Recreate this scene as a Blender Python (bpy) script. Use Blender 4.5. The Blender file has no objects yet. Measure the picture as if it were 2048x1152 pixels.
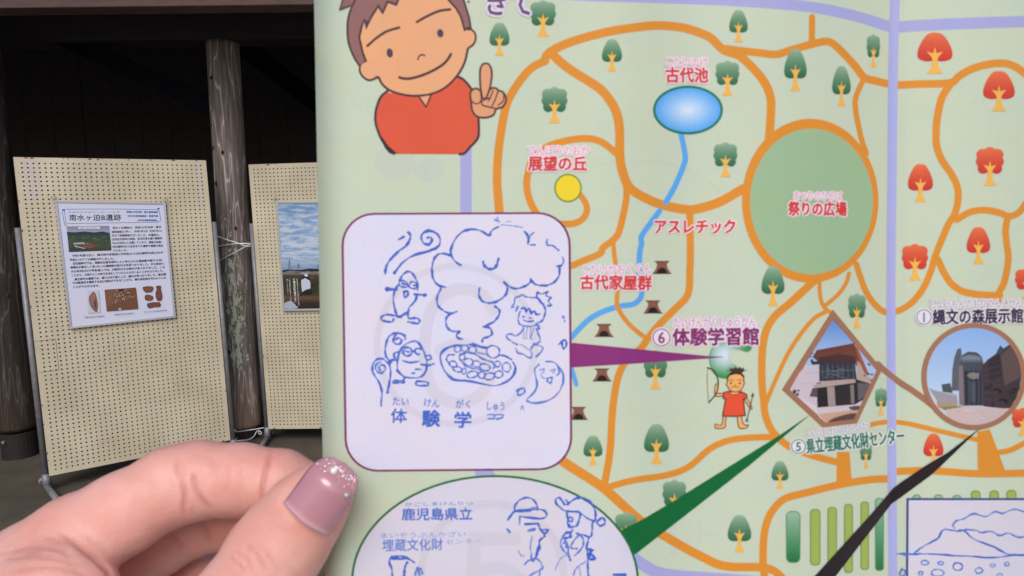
import bpy, bmesh, math, random
import numpy as np
from mathutils import Vector, Matrix
from mathutils import noise as mnoise
from mathutils.geometry import tessellate_polygon

random.seed(4); rng = np.random.default_rng(7)
sc = bpy.context.scene
COL = sc.collection
# ------------------------------------------------------------------ camera
F = 1300.0                       # focal length in photo pixels (2048 wide)
PITCH, ROLL = 0.1118, 0.0114
FLOOR = -1.55                    # the camera is the origin, the floor 1.55 m below
def cam_rows():
    cp, sp, cr, sr = math.cos(PITCH), math.sin(PITCH), math.cos(ROLL), math.sin(ROLL)
    fwd = np.array([0, cp, -sp]); right = np.array([1, 0, 0.]); down = np.array([0, -sp, -cp])
    return cr*right+sr*down, -sr*right+cr*down, fwd
RT, DN, FW = cam_rows()
cam = bpy.data.cameras.new('camera'); camo = bpy.data.objects.new('camera', cam); COL.objects.link(camo)
camo.matrix_world = Matrix([[RT[i], -DN[i], -FW[i], 0] for i in range(3)] + [[0, 0, 0, 1]])
cam.sensor_width = 36; cam.lens = F/2048*36
cam.clip_start = 0.01; cam.clip_end = 500
cam.dof.use_dof = True; cam.dof.focus_distance = 3.2; cam.dof.aperture_fstop = 46
sc.camera = camo
# ------------------------------------------------------------------ light
w = bpy.data.worlds.new('World'); sc.world = w; w.use_nodes = True
nt = w.node_tree; bg = nt.nodes['Background']
sky = nt.nodes.new('ShaderNodeTexSky'); sky.sky_type = 'NISHITA'; sky.sun_disc = False
SUN_EL, SUN_AZ = math.radians(43), math.radians(178)     # behind the camera, a little left
sky.sun_elevation = SUN_EL; sky.sun_rotation = SUN_AZ
sky.air_density = 1.0; sky.dust_density = 3.0
nt.links.new(sky.outputs[0], bg.inputs[0]); bg.inputs[1].default_value = 0.115
sl = bpy.data.lights.new('sun', 'SUN'); sl.energy = 1.35; sl.angle = math.radians(34); sl.color = (1.0, .985, .98)
so = bpy.data.objects.new('sun', sl); COL.objects.link(so)
sd = Vector((math.cos(SUN_EL)*math.sin(SUN_AZ), math.cos(SUN_EL)*math.cos(SUN_AZ), math.sin(SUN_EL)))
so.rotation_euler = sd.to_track_quat('Z', 'Y').to_euler()
sc.view_settings.view_transform = 'Standard'; sc.view_settings.look = 'None'
sc.view_settings.gamma = 1; sc.view_settings.use_curve_mapping = False
sc.view_settings.exposure = 0.10

# ------------------------------------------------------------------ helpers
def lin(c):
    return tuple(((x/255)/12.92 if x/255 <= .04045 else ((x/255+.055)/1.055)**2.4) for x in c[:3])
def ray(px, py): return (RT*((px-1024)/F) + DN*((py-576)/F) + FW)          # camera depth 1
def at(px, py, d): return Vector(ray(px, py)*d)
def hit_y(px, py, y):
    r = ray(px, py); return Vector(r*(y/r[1]))
def hit_z(px, py, z):
    r = ray(px, py); return Vector(r*(z/r[2]))
def hit_plane(px, py, o, n):
    r = ray(px, py); return Vector(r*(float(np.dot(o, n))/float(np.dot(r, n))))
def link(o, parent=None):
    COL.objects.link(o)
    if parent is not None: o.parent = parent; o.matrix_parent_inverse = Matrix.Translation(-parent.location)
    return o
def mesh_obj(name, verts, faces, mat=None, parent=None, smooth=False, cols=None, kind=None):
    me = bpy.data.meshes.new(name); me.from_pydata([tuple(v) for v in verts], [], faces)
    if mat: me.materials.append(mat)
    if cols is not None:
        a = me.color_attributes.new('Col', 'FLOAT_COLOR', 'POINT')
        c = np.ones((len(verts), 4), np.float32); c[:, :3] = cols; a.data.foreach_set('color', c.ravel())
    if smooth: me.polygons.foreach_set('use_smooth', [True]*len(me.polygons))
    me.update()
    o = bpy.data.objects.new(name, me); link(o, parent)
    if kind: o['kind'] = kind
    return o
def tag(o, label, cat, group=None):
    o['label'] = label; o['category'] = cat
    if group: o['group'] = group
    return o
def empty(name, loc):
    o = bpy.data.objects.new(name, None); o.location = loc; o.empty_display_size = .05; COL.objects.link(o); return o
class MB:
    def __init__(s): s.v = []; s.f = []
    def add(s, v, f):
        n = len(s.v); s.v += [Vector(p) for p in v]; s.f += [tuple(i+n for i in q) for q in f]
    def box(s, o, a, b, c):            # corner + 3 edge vectors
        o, a, b, c = map(Vector, (o, a, b, c))
        v = [o, o+a, o+a+b, o+b, o+c, o+a+c, o+a+b+c, o+b+c]
        f = [(0,1,2,3),(7,6,5,4),(0,4,5,1),(1,5,6,2),(2,6,7,3),(3,7,4,0)]
        if a.cross(b).dot(c) > 0: f = [tuple(reversed(q)) for q in f]
        s.add(v, f)
    def tube(s, pts, r, n=12, cap=True):
        pts = [Vector(p) for p in pts]; m = len(pts)
        rs = r if isinstance(r, (list, tuple)) else [r]*m
        up = Vector((.13, .21, .97)); base = []
        for i, p in enumerate(pts):
            t = (pts[min(i+1, m-1)]-pts[max(i-1, 0)]).normalized()
            x = t.cross(up)
            if x.length < .05: x = t.cross(Vector((1, 0, 0)))
            x.normalize(); y = t.cross(x)
            base += [p+(x*math.cos(2*math.pi*k/n)+y*math.sin(2*math.pi*k/n))*rs[i] for k in range(n)]
        f = [(i*n+k, i*n+(k+1) % n, (i+1)*n+(k+1) % n, (i+1)*n+k) for i in range(m-1) for k in range(n)]
        f = [tuple(reversed(q)) for q in f]
        if cap: f += [tuple(range(n)), tuple(reversed(range((m-1)*n, m*n)))]
        s.add(base, f)
    def build(s, name, mat, parent=None, smooth=False, kind=None, bevel=0):
        o = mesh_obj(name, s.v, s.f, mat, parent, smooth, kind=kind)
        if bevel:
            b = o.modifiers.new('bevel', 'BEVEL'); b.width = bevel; b.segments = 2
        return o

def mat(name, col, rough=.6, metal=0, noise=0, nscale=20, bump=0, bscale=60, stretch=(1, 1, 1), col2=None, spec=.5, coat=0):
    m = bpy.data.materials.new(name); m.use_nodes = True; t = m.node_tree; b = t.nodes['Principled BSDF']
    b.inputs['Roughness'].default_value = rough; b.inputs['Metallic'].default_value = metal
    b.inputs['Specular IOR Level'].default_value = spec
    b.inputs['Coat Weight'].default_value = coat
    tc = t.nodes.new('ShaderNodeTexCoord'); mp = t.nodes.new('ShaderNodeMapping'); mp.inputs['Scale'].default_value = stretch
    t.links.new(tc.outputs['Object'], mp.inputs[0])
    if noise or col2:
        n = t.nodes.new('ShaderNodeTexNoise'); n.inputs['Scale'].default_value = nscale; n.inputs['Detail'].default_value = 8
        n.inputs['Roughness'].default_value = .65
        t.links.new(mp.outputs[0], n.inputs[0])
        r = t.nodes.new('ShaderNodeValToRGB'); r.color_ramp.elements[0].position = .3; r.color_ramp.elements[1].position = .7
        c2 = col2 or tuple(min(1, x*(1+noise)) for x in col); c1 = tuple(x*(1-noise) for x in col) if not col2 else col
        r.color_ramp.elements[0].color = (*c1, 1); r.color_ramp.elements[1].color = (*c2, 1)
        t.links.new(n.outputs[0], r.inputs[0]); t.links.new(r.outputs[0], b.inputs['Base Color'])
    else: b.inputs['Base Color'].default_value = (*col, 1)
    if bump:
        n2 = t.nodes.new('ShaderNodeTexNoise'); n2.inputs['Scale'].default_value = bscale; n2.inputs['Detail'].default_value = 6
        t.links.new(mp.outputs[0], n2.inputs[0])
        bp = t.nodes.new('ShaderNodeBump'); bp.inputs['Strength'].default_value = bump; bp.inputs['Distance'].default_value = .01
        t.links.new(n2.outputs[0], bp.inputs['Height']); t.links.new(bp.outputs[0], b.inputs['Normal'])
    return m
def print_mat(name, rough, grain, gscale, bump, bdist, wr=0, sp_=.16):
    """ink on paper: the ink colour comes from the mesh, paper grain and fine relief from noise"""
    m = bpy.data.materials.new(name); m.use_nodes = True; t = m.node_tree; b = t.nodes['Principled BSDF']
    b.inputs['Roughness'].default_value = rough; b.inputs['Specular IOR Level'].default_value = sp_
    at_ = t.nodes.new('ShaderNodeAttribute'); at_.attribute_name = 'Col'
    tc = t.nodes.new('ShaderNodeTexCoord')
    n = t.nodes.new('ShaderNodeTexNoise'); n.inputs['Scale'].default_value = gscale; n.inputs['Detail'].default_value = 3
    t.links.new(tc.outputs['Object'], n.inputs[0])
    mr = t.nodes.new('ShaderNodeMapRange'); mr.inputs[1].default_value = .25; mr.inputs[2].default_value = .75
    mr.inputs[3].default_value = 1-grain; mr.inputs[4].default_value = 1+grain
    t.links.new(n.outputs[0], mr.inputs[0])
    mx = t.nodes.new('ShaderNodeVectorMath'); mx.operation = 'SCALE'
    t.links.new(at_.outputs['Color'], mx.inputs[0]); t.links.new(mr.outputs[0], mx.inputs['Scale'])
    # the tint of the ink wanders a little
    n3 = t.nodes.new('ShaderNodeTexNoise'); n3.inputs['Scale'].default_value = gscale/28; n3.inputs['Detail'].default_value = 2
    t.links.new(tc.outputs['Object'], n3.inputs[0])
    mr3 = t.nodes.new('ShaderNodeMapRange'); mr3.inputs[1].default_value = .3; mr3.inputs[2].default_value = .7
    mr3.inputs[3].default_value = .965; mr3.inputs[4].default_value = 1.035
    t.links.new(n3.outputs[0], mr3.inputs[0])
    cb = t.nodes.new('ShaderNodeCombineXYZ'); cb.inputs[1].default_value = 1.0
    t.links.new(mr3.outputs[0], cb.inputs[0])
    sb = t.nodes.new('ShaderNodeMath'); sb.operation = 'SUBTRACT'; sb.inputs[0].default_value = 2.0
    t.links.new(mr3.outputs[0], sb.inputs[1]); t.links.new(sb.outputs[0], cb.inputs[2])
    mm = t.nodes.new('ShaderNodeVectorMath'); mm.operation = 'MULTIPLY'
    t.links.new(mx.outputs[0], mm.inputs[0]); t.links.new(cb.outputs[0], mm.inputs[1])
    t.links.new(mm.outputs[0], b.inputs['Base Color'])
    n2 = t.nodes.new('ShaderNodeTexNoise'); n2.inputs['Scale'].default_value = wr or 35; n2.inputs['Detail'].default_value = 3
    t.links.new(tc.outputs['Object'], n2.inputs[0])
    bp = t.nodes.new('ShaderNodeBump'); bp.inputs['Strength'].default_value = bump; bp.inputs['Distance'].default_value = bdist
    t.links.new(n2.outputs[0], bp.inputs['Height']); t.links.new(bp.outputs[0], b.inputs['Normal'])
    return m

# ------------------------------------------------------------------ 2D drawing onto a sheet
def catmull(pts, n=8, closed=False):
    P = [np.array(p, float) for p in pts]; m = len(P); out = []
    if m < 3: return [tuple(p) for p in P]
    rngi = range(m) if closed else range(m-1)
    for i in rngi:
        if closed: a, b, c, d = P[(i-1) % m], P[i], P[(i+1) % m], P[(i+2) % m]
        else: a, b, c, d = P[max(i-1, 0)], P[i], P[i+1], P[min(i+2, m-1)]
        for k in range(n):
            t = k/n
            out.append(tuple(.5*((2*b)+(-a+c)*t+(2*a-5*b+4*c-d)*t*t+(-a+3*b-3*c+d)*t**3)))
    if not closed: out.append(tuple(P[-1]))
    return out
def T(ox, oy, s): return lambda *p: [(ox+a/s, oy+b/s) for a, b in p]
def ell(cx, cy, rx, ry, n=40, rot=0):
    c, s = math.cos(rot), math.sin(rot)
    return [(cx+rx*math.cos(2*math.pi*k/n)*c-ry*math.sin(2*math.pi*k/n)*s, cy+rx*math.cos(2*math.pi*k/n)*s+ry*math.sin(2*math.pi*k/n)*c) for k in range(n)]
_glyph = {}
def glyphs(body, off):
    k = (body, off)
    if k not in _glyph:
        c = bpy.data.curves.new('t', 'FONT'); c.body = body; c.resolution_u = 2; c.offset = off
        o = bpy.data.objects.new('t', c); COL.objects.link(o)
        me = bpy.data.meshes.new_from_object(o.evaluated_get(bpy.context.evaluated_depsgraph_get()))
        _glyph[k] = ([(v.co.x, v.co.y) for v in me.vertices], [tuple(p.vertices) for p in me.polygons])
        bpy.data.objects.remove(o); bpy.data.curves.remove(c); bpy.data.meshes.remove(me)
    return _glyph[k]
class Sheet:
    """draws ink shapes in photo pixels; mapf(px,py,layer) gives the point on the real sheet"""
    def __init__(s, mapf, cuts, material, parent):
        s.mapf, s.cuts, s.mat, s.parent = mapf, cuts, material, parent
        s.layer = 0; s.buf = None
    def begin(s, at=None):
        if at is not None: s.layer = at
        s.buf = ([], [], [])
    def each(s, name, fn):
        for a in fn: s.begin(); a(); s.end(name)
    def end(s, name, **kw):
        v, f, c = s.buf; s.buf = None
        return mesh_obj(name, v, f, s.mat, kw.get('parent', s.parent), False, np.array(c))
    def emit(s, vs, fs, col, name=None, ycuts=(), parent=None):
        s.layer += 1
        bm = bmesh.new(); bv = [bm.verts.new((x, y, 0)) for x, y in vs]
        for f in fs:
            if len(set(f)) > 2:
                try: bm.faces.new([bv[i] for i in f])
                except ValueError: pass
        xs = [p[0] for p in vs]; ys = [p[1] for p in vs]; x0, x1 = min(xs), max(xs)
        for X in s.cuts:
            if x0 < X < x1:
                bmesh.ops.bisect_plane(bm, geom=bm.verts[:]+bm.edges[:]+bm.faces[:], plane_co=(X, 0, 0), plane_no=(1, 0, 0), dist=1e-5)
        for Y in ycuts:
            bmesh.ops.bisect_plane(bm, geom=bm.verts[:]+bm.edges[:]+bm.faces[:], plane_co=(0, Y, 0), plane_no=(0, 1, 0), dist=1e-5)
        bm.verts.index_update()
        P = [(v.co.x, v.co.y) for v in bm.verts]
        V = [s.mapf(x, y, s.layer) for x, y in P]
        C = [lin(col(x, y)) if callable(col) else lin(col) for x, y in P]
        FF = []
        for f in bm.faces:
            idx = [v.index for v in f.verts]
            f.normal_update()
            FF.append(tuple(idx) if f.normal.z < 0 else tuple(reversed(idx)))
        bm.free()
        if s.buf is not None:
            n = len(s.buf[0]); s.buf[0].extend(V); s.buf[1].extend(tuple(i+n for i in f) for f in FF); s.buf[2].extend(C)
            return None
        return mesh_obj(name or 'print', V, FF, s.mat, parent or s.parent, False, np.array(C))
    def grid(s, q, nu, nv, col, name=None):
        """a printed photograph: quad q (TL TR BR BL) cut fine enough to carry its own colours"""
        q = [np.array(p, float) for p in q]
        vs = [tuple((q[0]*(1-u)+q[1]*u)*(1-v)+(q[3]*(1-u)+q[2]*u)*v) for v in np.linspace(0, 1, nv+1) for u in np.linspace(0, 1, nu+1)]
        fs = [(j*(nu+1)+i, j*(nu+1)+i+1, (j+1)*(nu+1)+i+1, (j+1)*(nu+1)+i) for j in range(nv) for i in range(nu)]
        return s.emit(vs, fs, col, name)
    def poly(s, pts, col, name=None, smooth=0, ycuts=(), parent=None):
        if smooth: pts = catmull(pts, smooth, True)
        tri = tessellate_polygon([[Vector((x, y, 0)) for x, y in pts]])
        return s.emit(pts, [tuple(t) for t in tri], col, name, ycuts, parent)
    def stroke(s, pts, wd, col, name=None, smooth=6, closed=False, cap=True, parent=None):
        w0 = wd(0) if callable(wd) else wd
        if w0 > 7 and len(pts) > 2:
            k_ = [pts[0]]
            for p in pts[1:]:
                if math.hypot(p[0]-k_[-1][0], p[1]-k_[-1][1]) > w0*.75: k_.append(p)
            pts = k_
        if smooth and len(pts) > 2: pts = catmull(pts, smooth, closed)
        q = [pts[0]]
        for p in pts[1:]:
            if math.hypot(p[0]-q[-1][0], p[1]-q[-1][1]) > .3: q.append(p)
        pts = q; m = len(pts)
        if m < 2: return
        wf = wd if callable(wd) else (lambda t: wd)
        L, Rr = [], []
        for i, p in enumerate(pts):
            if closed: a, b = pts[(i-1) % m], pts[(i+1) % m]
            else: a, b = pts[max(i-1, 0)], pts[min(i+1, m-1)]
            d0 = np.array(p)-np.array(a); d1 = np.array(b)-np.array(p)
            if np.hypot(*d0) < 1e-6: d0 = d1
            if np.hypot(*d1) < 1e-6: d1 = d0
            d0 = d0/np.hypot(*d0); d1 = d1/np.hypot(*d1)
            t = d0+d1
            t = t/np.hypot(*t) if np.hypot(*t) > .05 else d0
            nn = np.array([-t[1], t[0]]); k = max(.55, abs(float(np.dot(nn, [-d0[1], d0[0]]))))
            h = wf(i/(m-1))/2/k
            L.append(tuple(np.array(p)+nn*h)); Rr.append(tuple(np.array(p)-nn*h))
        if closed:
            vs = L+Rr; fs = [(i, (i+1) % m, m+(i+1) % m, m+i) for i in range(m)]
        else:
            vs = L+Rr; fs = [(i, i+1, m+i+1, m+i) for i in range(m-1)]
            if cap:
                for e, inner in ((0, 1), (m-1, m-2)):
                    p = np.array(pts[e]); d = p-np.array(pts[inner]); d = d/max(1e-6, np.hypot(*d))
                    a = np.array(L[e])-p; r = np.hypot(*a); n0 = len(vs)
                    for k in range(1, 5):
                        th = math.pi*k/5; vs.append(tuple(p+a*math.cos(th)+d*r*math.sin(th)))
                    fs.append((e, n0, n0+1, n0+2, n0+3, m+e))
        return s.emit(vs, fs, col, name, parent=parent)
    def text(s, body, a, b, h, col, name=None, bold=.015, halo=None, hw=.09, parent=None, slant=0):
        """centre line runs from a to b, em size h"""
        a = np.array(a, float); b = np.array(b, float); L = np.hypot(*(b-a)); d = (b-a)/L; up = np.array([d[1], -d[0]])
        g0 = glyphs(body, 0)
        xs = [p[0] for p in g0[0]]; x0, x1 = min(xs), max(xs)
        own = s.buf is None
        if own: s.begin()
        v, f = g0; jobs = []
        if halo: jobs += [(hw*rr_, k, 8, halo) for rr_ in (1,) for k in range(8)]+[(hw*.5, k+.5, 4, halo) for k in range(4)]
        jobs += [(bold, k, 4, col) for k in range(4)] if bold*h > .08 else [(0, 0, 1, col)]
        for rad, k, kn, c in jobs:
            dx, dy = rad*h*math.cos(6.2832*k/kn+.4), rad*h*math.sin(6.2832*k/kn+.4)
            vs = [tuple(a+d*(x-x0)/(x1-x0)*L+up*(y-.38)*h+np.array([dx, dy])) for x, y in v]
            s.emit(vs, f, c)
        if own: return s.end(name or 'printed_label', parent=parent or s.parent)
# ================================================================== SETTING
M_floor = mat('floor_concrete', (.082, .068, .050), .9, noise=.35, nscale=3, bump=.35, bscale=90)
M_ground = mat('gravel_ground', (.34, .32, .29), .95, noise=.3, nscale=8, bump=.5, bscale=60)
M_dark = mat('dark_stained_wood', (.016, .010, .011), .75, noise=.45, nscale=5, stretch=(1, 1, 6), bump=.3, bscale=30)
M_beam = mat('brown_painted_beam', (.095, .052, .048), .7, noise=.3, nscale=6, stretch=(1, 6, 6), bump=.2, bscale=40)
M_galv = mat('galvanised_pipe', (.22, .22, .24), .5, .35, noise=.2, nscale=30)
M_wire = mat('tie_wire', (.82, .82, .84), .4, .3)
M_alu = mat('aluminium_frame', (.48, .48, .52), .42, .6)
M_hook = mat('zinc_hook', (.45, .43, .4), .45, .8)

def struct(o): o['kind'] = 'structure'; return o
g = mesh_obj('ground', [(-200, -200, FLOOR-.12), (200, -200, FLOOR-.12), (200, 200, FLOOR-.12), (-200, 200, FLOOR-.12)], [(0, 1, 2, 3)], M_ground); struct(g)
b = MB(); b.box((-9, 1.9, FLOOR-.12), (13, 0, 0), (0, 5.2, 0), (0, 0, .12)); struct(b.build('floor', M_floor, bevel=.01))
# back wall: vertical boards with narrow gaps
wall = empty('back_wall', (-2.4, 6.6, FLOOR)); struct(wall)
b = MB(); b.box((-8.6, 6.66, FLOOR), (12.4, 0, 0), (0, .08, 0), (0, 0, 4.6)); b.build('wall_backing', M_dark, wall)
bb = MB(); bb.box((0, 0, 0), (.286, 0, 0), (0, .03, 0), (0, 0, 4.6)); first = None
for i in range(43):
    if first is None:
        first = bb.build('plank', M_dark, wall); first.location = Vector((-8.6, 6.625, FLOOR))
        o = first
    else:
        o = first.copy(); COL.objects.link(o)
    o.location = Vector((-8.6+i*.29, 6.625+random.uniform(-.004, .004), FLOOR))
b = MB(); b.box((-8.7, 2.6, FLOOR), (.1, 0, 0), (0, 4.1, 0), (0, 0, 4.6)); o = b.build('added_side_wall', M_dark); struct(o)  # added out of view to stop sky light leaking in from the left
# roof over the shelter
roof = empty('shelter_roof', (-2.4, 5, 1.6)); struct(roof)
EY = 3.75; z0 = hit_y(300, 19, EY).z
b = MB(); b.box((-9, 3.45, z0+.42), (13.2, 0, 0), (0, 3.4, .9), (0, -.02, .07)); b.build('roof_deck', M_dark, roof)
# eaves beam close in front, its lower edge shows along the top of the picture
e1, e2 = hit_y(-2600, 19, 3.0), hit_y(3300, 19, 3.0)
zb = hit_y(300, 13, EY).z
b = MB(); b.box((-8.6, EY, zb), (12.4, 0, 0), (0, .14, 0), (0, 0, .34)); tag(b.build('eaves_beam', M_beam, bevel=.006), 'brown painted beam running along the front edge of the shelter roof', 'beam')
PY = 4.50                                    # the row of posts
zt0, zt1 = hit_y(300, 80, PY-.1).z, hit_y(300, 22, PY-.1).z
b = MB(); b.box((-8.6, PY-.1, zt0), (12.4, 0, 0), (0, .2, 0), (0, 0, max(.2, zt1-zt0+.18))); tag(b.build('tie_beam', M_dark, bevel=.006), 'dark tie beam resting on top of the log posts', 'beam')

# ---- log posts
def post_mat(k=1.0, lich=.755):
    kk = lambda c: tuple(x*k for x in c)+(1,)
    m = bpy.data.materials.new('weathered_log'); m.use_nodes = True; t = m.node_tree; bs = t.nodes['Principled BSDF']
    bs.inputs['Roughness'].default_value = .85; bs.inputs['Specular IOR Level'].default_value = .2
    tc = t.nodes.new('ShaderNodeTexCoord'); mp = t.nodes.new('ShaderNodeMapping'); mp.inputs['Scale'].default_value = (1, 1, .085)
    t.links.new(tc.outputs['Object'], mp.inputs[0])
    n = t.nodes.new('ShaderNodeTexNoise'); n.inputs['Scale'].default_value = 9; n.inputs['Detail'].default_value = 3; t.links.new(mp.outputs[0], n.inputs[0])
    # contour lines of the slow noise = flame grain
    mu = t.nodes.new('ShaderNodeMath'); mu.operation = 'MULTIPLY'; mu.inputs[1].default_value = 17; t.links.new(n.outputs[0], mu.inputs[0])
    fr = t.nodes.new('ShaderNodeMath'); fr.operation = 'PINGPONG'; fr.inputs[1].default_value = 1; t.links.new(mu.outputs[0], fr.inputs[0])
    r = t.nodes.new('ShaderNodeValToRGB'); e = r.color_ramp.elements
    e[0].position = 0; e[0].color = kk((.52, .47, .45)); e[1].position = .13; e[1].color = kk((.215, .178, .165))
    x = e.new(.9); x.color = kk((.13, .104, .095))
    t.links.new(fr.outputs[0], r.inputs[0])
    n2 = t.nodes.new('ShaderNodeTexNoise'); n2.inputs['Scale'].default_value = 75; n2.inputs['Detail'].default_value = 9; n2.inputs['Roughness'].default_value = .75; t.links.new(mp.outputs[0], n2.inputs[0])
    mx = t.nodes.new('ShaderNodeMix'); mx.data_type = 'RGBA'; mx.blend_type = 'OVERLAY'; mx.inputs[0].default_value = 1.0
    t.links.new(r.outputs[0], mx.inputs[6]); t.links.new(n2.outputs[0], mx.inputs[7])
    # pale green lichen in a band on the lower half, stains of bare brown at the foot
    n3 = t.nodes.new('ShaderNodeTexNoise'); n3.inputs['Scale'].default_value = 42; n3.inputs['Detail'].default_value = 7; n3.inputs['Roughness'].default_value = .7
    mp3 = t.nodes.new('ShaderNodeMapping'); mp3.inputs['Scale'].default_value = (1.3, 1.3, .42); t.links.new(tc.outputs['Object'], mp3.inputs[0]); t.links.new(mp3.outputs[0], n3.inputs[0])
    sx = t.nodes.new('ShaderNodeSeparateXYZ'); t.links.new(tc.outputs['Object'], sx.inputs[0])
    bz = t.nodes.new('ShaderNodeValToRGB'); q = bz.color_ramp.elements     # height above the foot, 0..1 = 0..2.9 m
    q[0].position = .10; q[0].color = (0, 0, 0, 1); q[1].position = .17; q[1].color = (.9, .9, .9, 1)
    a = q.new(.38); a.color = (.86, .86, .86, 1); a = q.new(.52); a.color = (.55, .55, .55, 1); a = q.new(.60); a.color = (0, 0, 0, 1)
    dv = t.nodes.new('ShaderNodeMath'); dv.operation = 'DIVIDE'; dv.inputs[1].default_value = 2.9; t.links.new(sx.outputs['Z'], dv.inputs[0]); t.links.new(dv.outputs[0], bz.inputs[0])
    ax = t.nodes.new('ShaderNodeMapRange'); ax.inputs[1].default_value = -.075; ax.inputs[2].default_value = .06; ax.inputs[3].default_value = 1; ax.inputs[4].default_value = .35
    ab = t.nodes.new('ShaderNodeMath'); ab.operation = 'ADD'; ab.inputs[1].default_value = -.018; t.links.new(sx.outputs['X'], ab.inputs[0])
    ab2 = t.nodes.new('ShaderNodeMath'); ab2.operation = 'ABSOLUTE'; t.links.new(ab.outputs[0], ab2.inputs[0])
    ax.inputs[1].default_value = .01; ax.inputs[2].default_value = .09; t.links.new(ab2.outputs[0], ax.inputs[0])
    m1 = t.nodes.new('ShaderNodeMath'); m1.operation = 'MULTIPLY'; t.links.new(bz.outputs[0], m1.inputs[0]); t.links.new(ax.outputs[0], m1.inputs[1])
    m2 = t.nodes.new('ShaderNodeMath'); m2.operation = 'MULTIPLY_ADD'; m2.inputs[1].default_value = .33; t.links.new(m1.outputs[0], m2.inputs[0]); t.links.new(n3.outputs[0], m2.inputs[2])
    th = t.nodes.new('ShaderNodeMapRange'); th.inputs[1].default_value = lich; th.inputs[2].default_value = lich+.025; t.links.new(m2.outputs[0], th.inputs[0])
    mx2 = t.nodes.new('ShaderNodeMix'); mx2.data_type = 'RGBA'; mx2.inputs[7].default_value = (.40, .46, .35, 1)
    t.links.new(th.outputs[0], mx2.inputs[0]); t.links.new(mx.outputs[2], mx2.inputs[6]); 
    bz2 = t.nodes.new('ShaderNodeValToRGB'); q = bz2.color_ramp.elements
    q[0].position = .02; q[0].color = (.55, .55, .55, 1); q[1].position = .16; q[1].color = (0, 0, 0, 1); t.links.new(dv.outputs[0], bz2.inputs[0])
    mx3 = t.nodes.new('ShaderNodeMix'); mx3.data_type = 'RGBA'; mx3.inputs[7].default_value = kk((.24, .15, .10))
    t.links.new(bz2.outputs[0], mx3.inputs[0]); t.links.new(mx2.outputs[2], mx3.inputs[6])
    t.links.new(mx3.outputs[2], bs.inputs['Base Color'])
    bp = t.nodes.new('ShaderNodeBump'); bp.inputs['Strength'].default_value = .8; bp.inputs['Distance'].default_value = .004
    t.links.new(mx3.outputs[2], bp.inputs['Height']); t.links.new(bp.outputs[0], bs.inputs['Normal'])
    return m
M_log = post_mat(); M_log_dark = post_mat(.22, .95); M_log_dark.name = 'dark_brown_log'  # second material: the same log tones scaled down to dark brown
M_knot = mat('dark_knot', (.03, .02, .017), .9)
def log_post(pxb, pyb, y, r, label, seed, ml):
    base = hit_y(pxb, pyb, y-r); base = Vector((base.x*(y/(y-r)), y, base.z))
    t = empty('log_post', base); tag(t, label, 'post', 'log posts holding up the shelter roof')
    rr = random.Random(seed); H = zt0-base.z; n, m = 56, 90
    vs, fs = [], []
    ph = [rr.uniform(0, 6.28) for _ in range(6)]
    for j in range(m+1):
        z = H*j/m
        for k in range(n):
            a = 2*math.pi*k/n
            q = r*(1+.018*math.sin(2*a+z*1.1+ph[0])+.010*math.sin(5*a+z*2+ph[1])+.006*math.sin(11*a+z*3.5+ph[2])) - .006*(j/m)
            if j == 0: q *= .96
            vs.append((q*math.cos(a), q*math.sin(a), z+ (0.004 if j == 0 else 0)))
    for j in range(m):
        for k in range(n): fs.append((j*n+k, j*n+(k+1) % n, (j+1)*n+(k+1) % n, (j+1)*n+k))
    fs.append(tuple(reversed(range(n)))); fs.append(tuple(range(m*n, m*n+n)))
    o = mesh_obj('log', [Vector(v) for v in vs], fs, ml, None, True); o.parent = t
    for (a, z, s) in [(rr.uniform(3.9, 5.5), rr.uniform(.5, 2.4), rr.uniform(.006, .012)) for _ in range(7)]:
        kb = bmesh.new(); bmesh.ops.create_uvsphere(kb, u_segments=12, v_segments=6, radius=1)
        bmesh.ops.scale(kb, vec=(s, s, s*1.5), verts=kb.verts)
        me = bpy.data.meshes.new('knot'); kb.to_mesh(me); kb.free(); me.materials.append(M_knot)
        k_ = bpy.data.objects.new('knot', me); COL.objects.link(k_); k_.parent = t; k_.location = (r*.985*math.cos(a), r*.985*math.sin(a), z)
    # dark foot stone the log stands on, fixed with a bolt
    mb = MB(); mb.tube([(0, 0, FLOOR-base.z), (0, 0, -.012)], r*.93, 28); mb.build('foot_stone', M_dark, None).parent = t
    mb = MB(); mb.tube([(-.02, -r*.93-.012, -.055), (-.02, -r*.93+.01, -.055)], .011, 8); mb.build('bolt', M_galv, None).parent = t
    return t, base
P2, base2 = log_post(491, 862, PY, .111, 'weathered round log post with pale green lichen between the two pegboards', 3, M_log)
P1, base1 = log_post(38, 868, 4.18, .112, 'dark round log post behind the left edge of the larger pegboard', 8, M_log_dark)
# ---- knee braces up to the tie beam
def brace(p0, p1, label):
    d = (p1-p0); up = Vector((0, 0, 1)); s = d.cross(up).normalized()*.05; u = s.cross(d).normalized()*.055
    mb = MB(); mb.box(p0-s-u, d, s*2, u*2); o = mb.build('knee_brace', M_brace, bevel=.004); tag(o, label, 'brace')
M_brace = mat('blue_black_brace', (.003, .0035, .006), .95, spec=.08, noise=.3, nscale=8)
brace(hit_y(440, 220, PY), hit_y(118, 72, PY), 'dark diagonal brace rising left from the lichen spotted post to the beam')
brace(hit_y(468, 76, PY+.2), hit_y(700, 262, 6.6), 'dark diagonal brace sloping down to the back wall right of the post')

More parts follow.
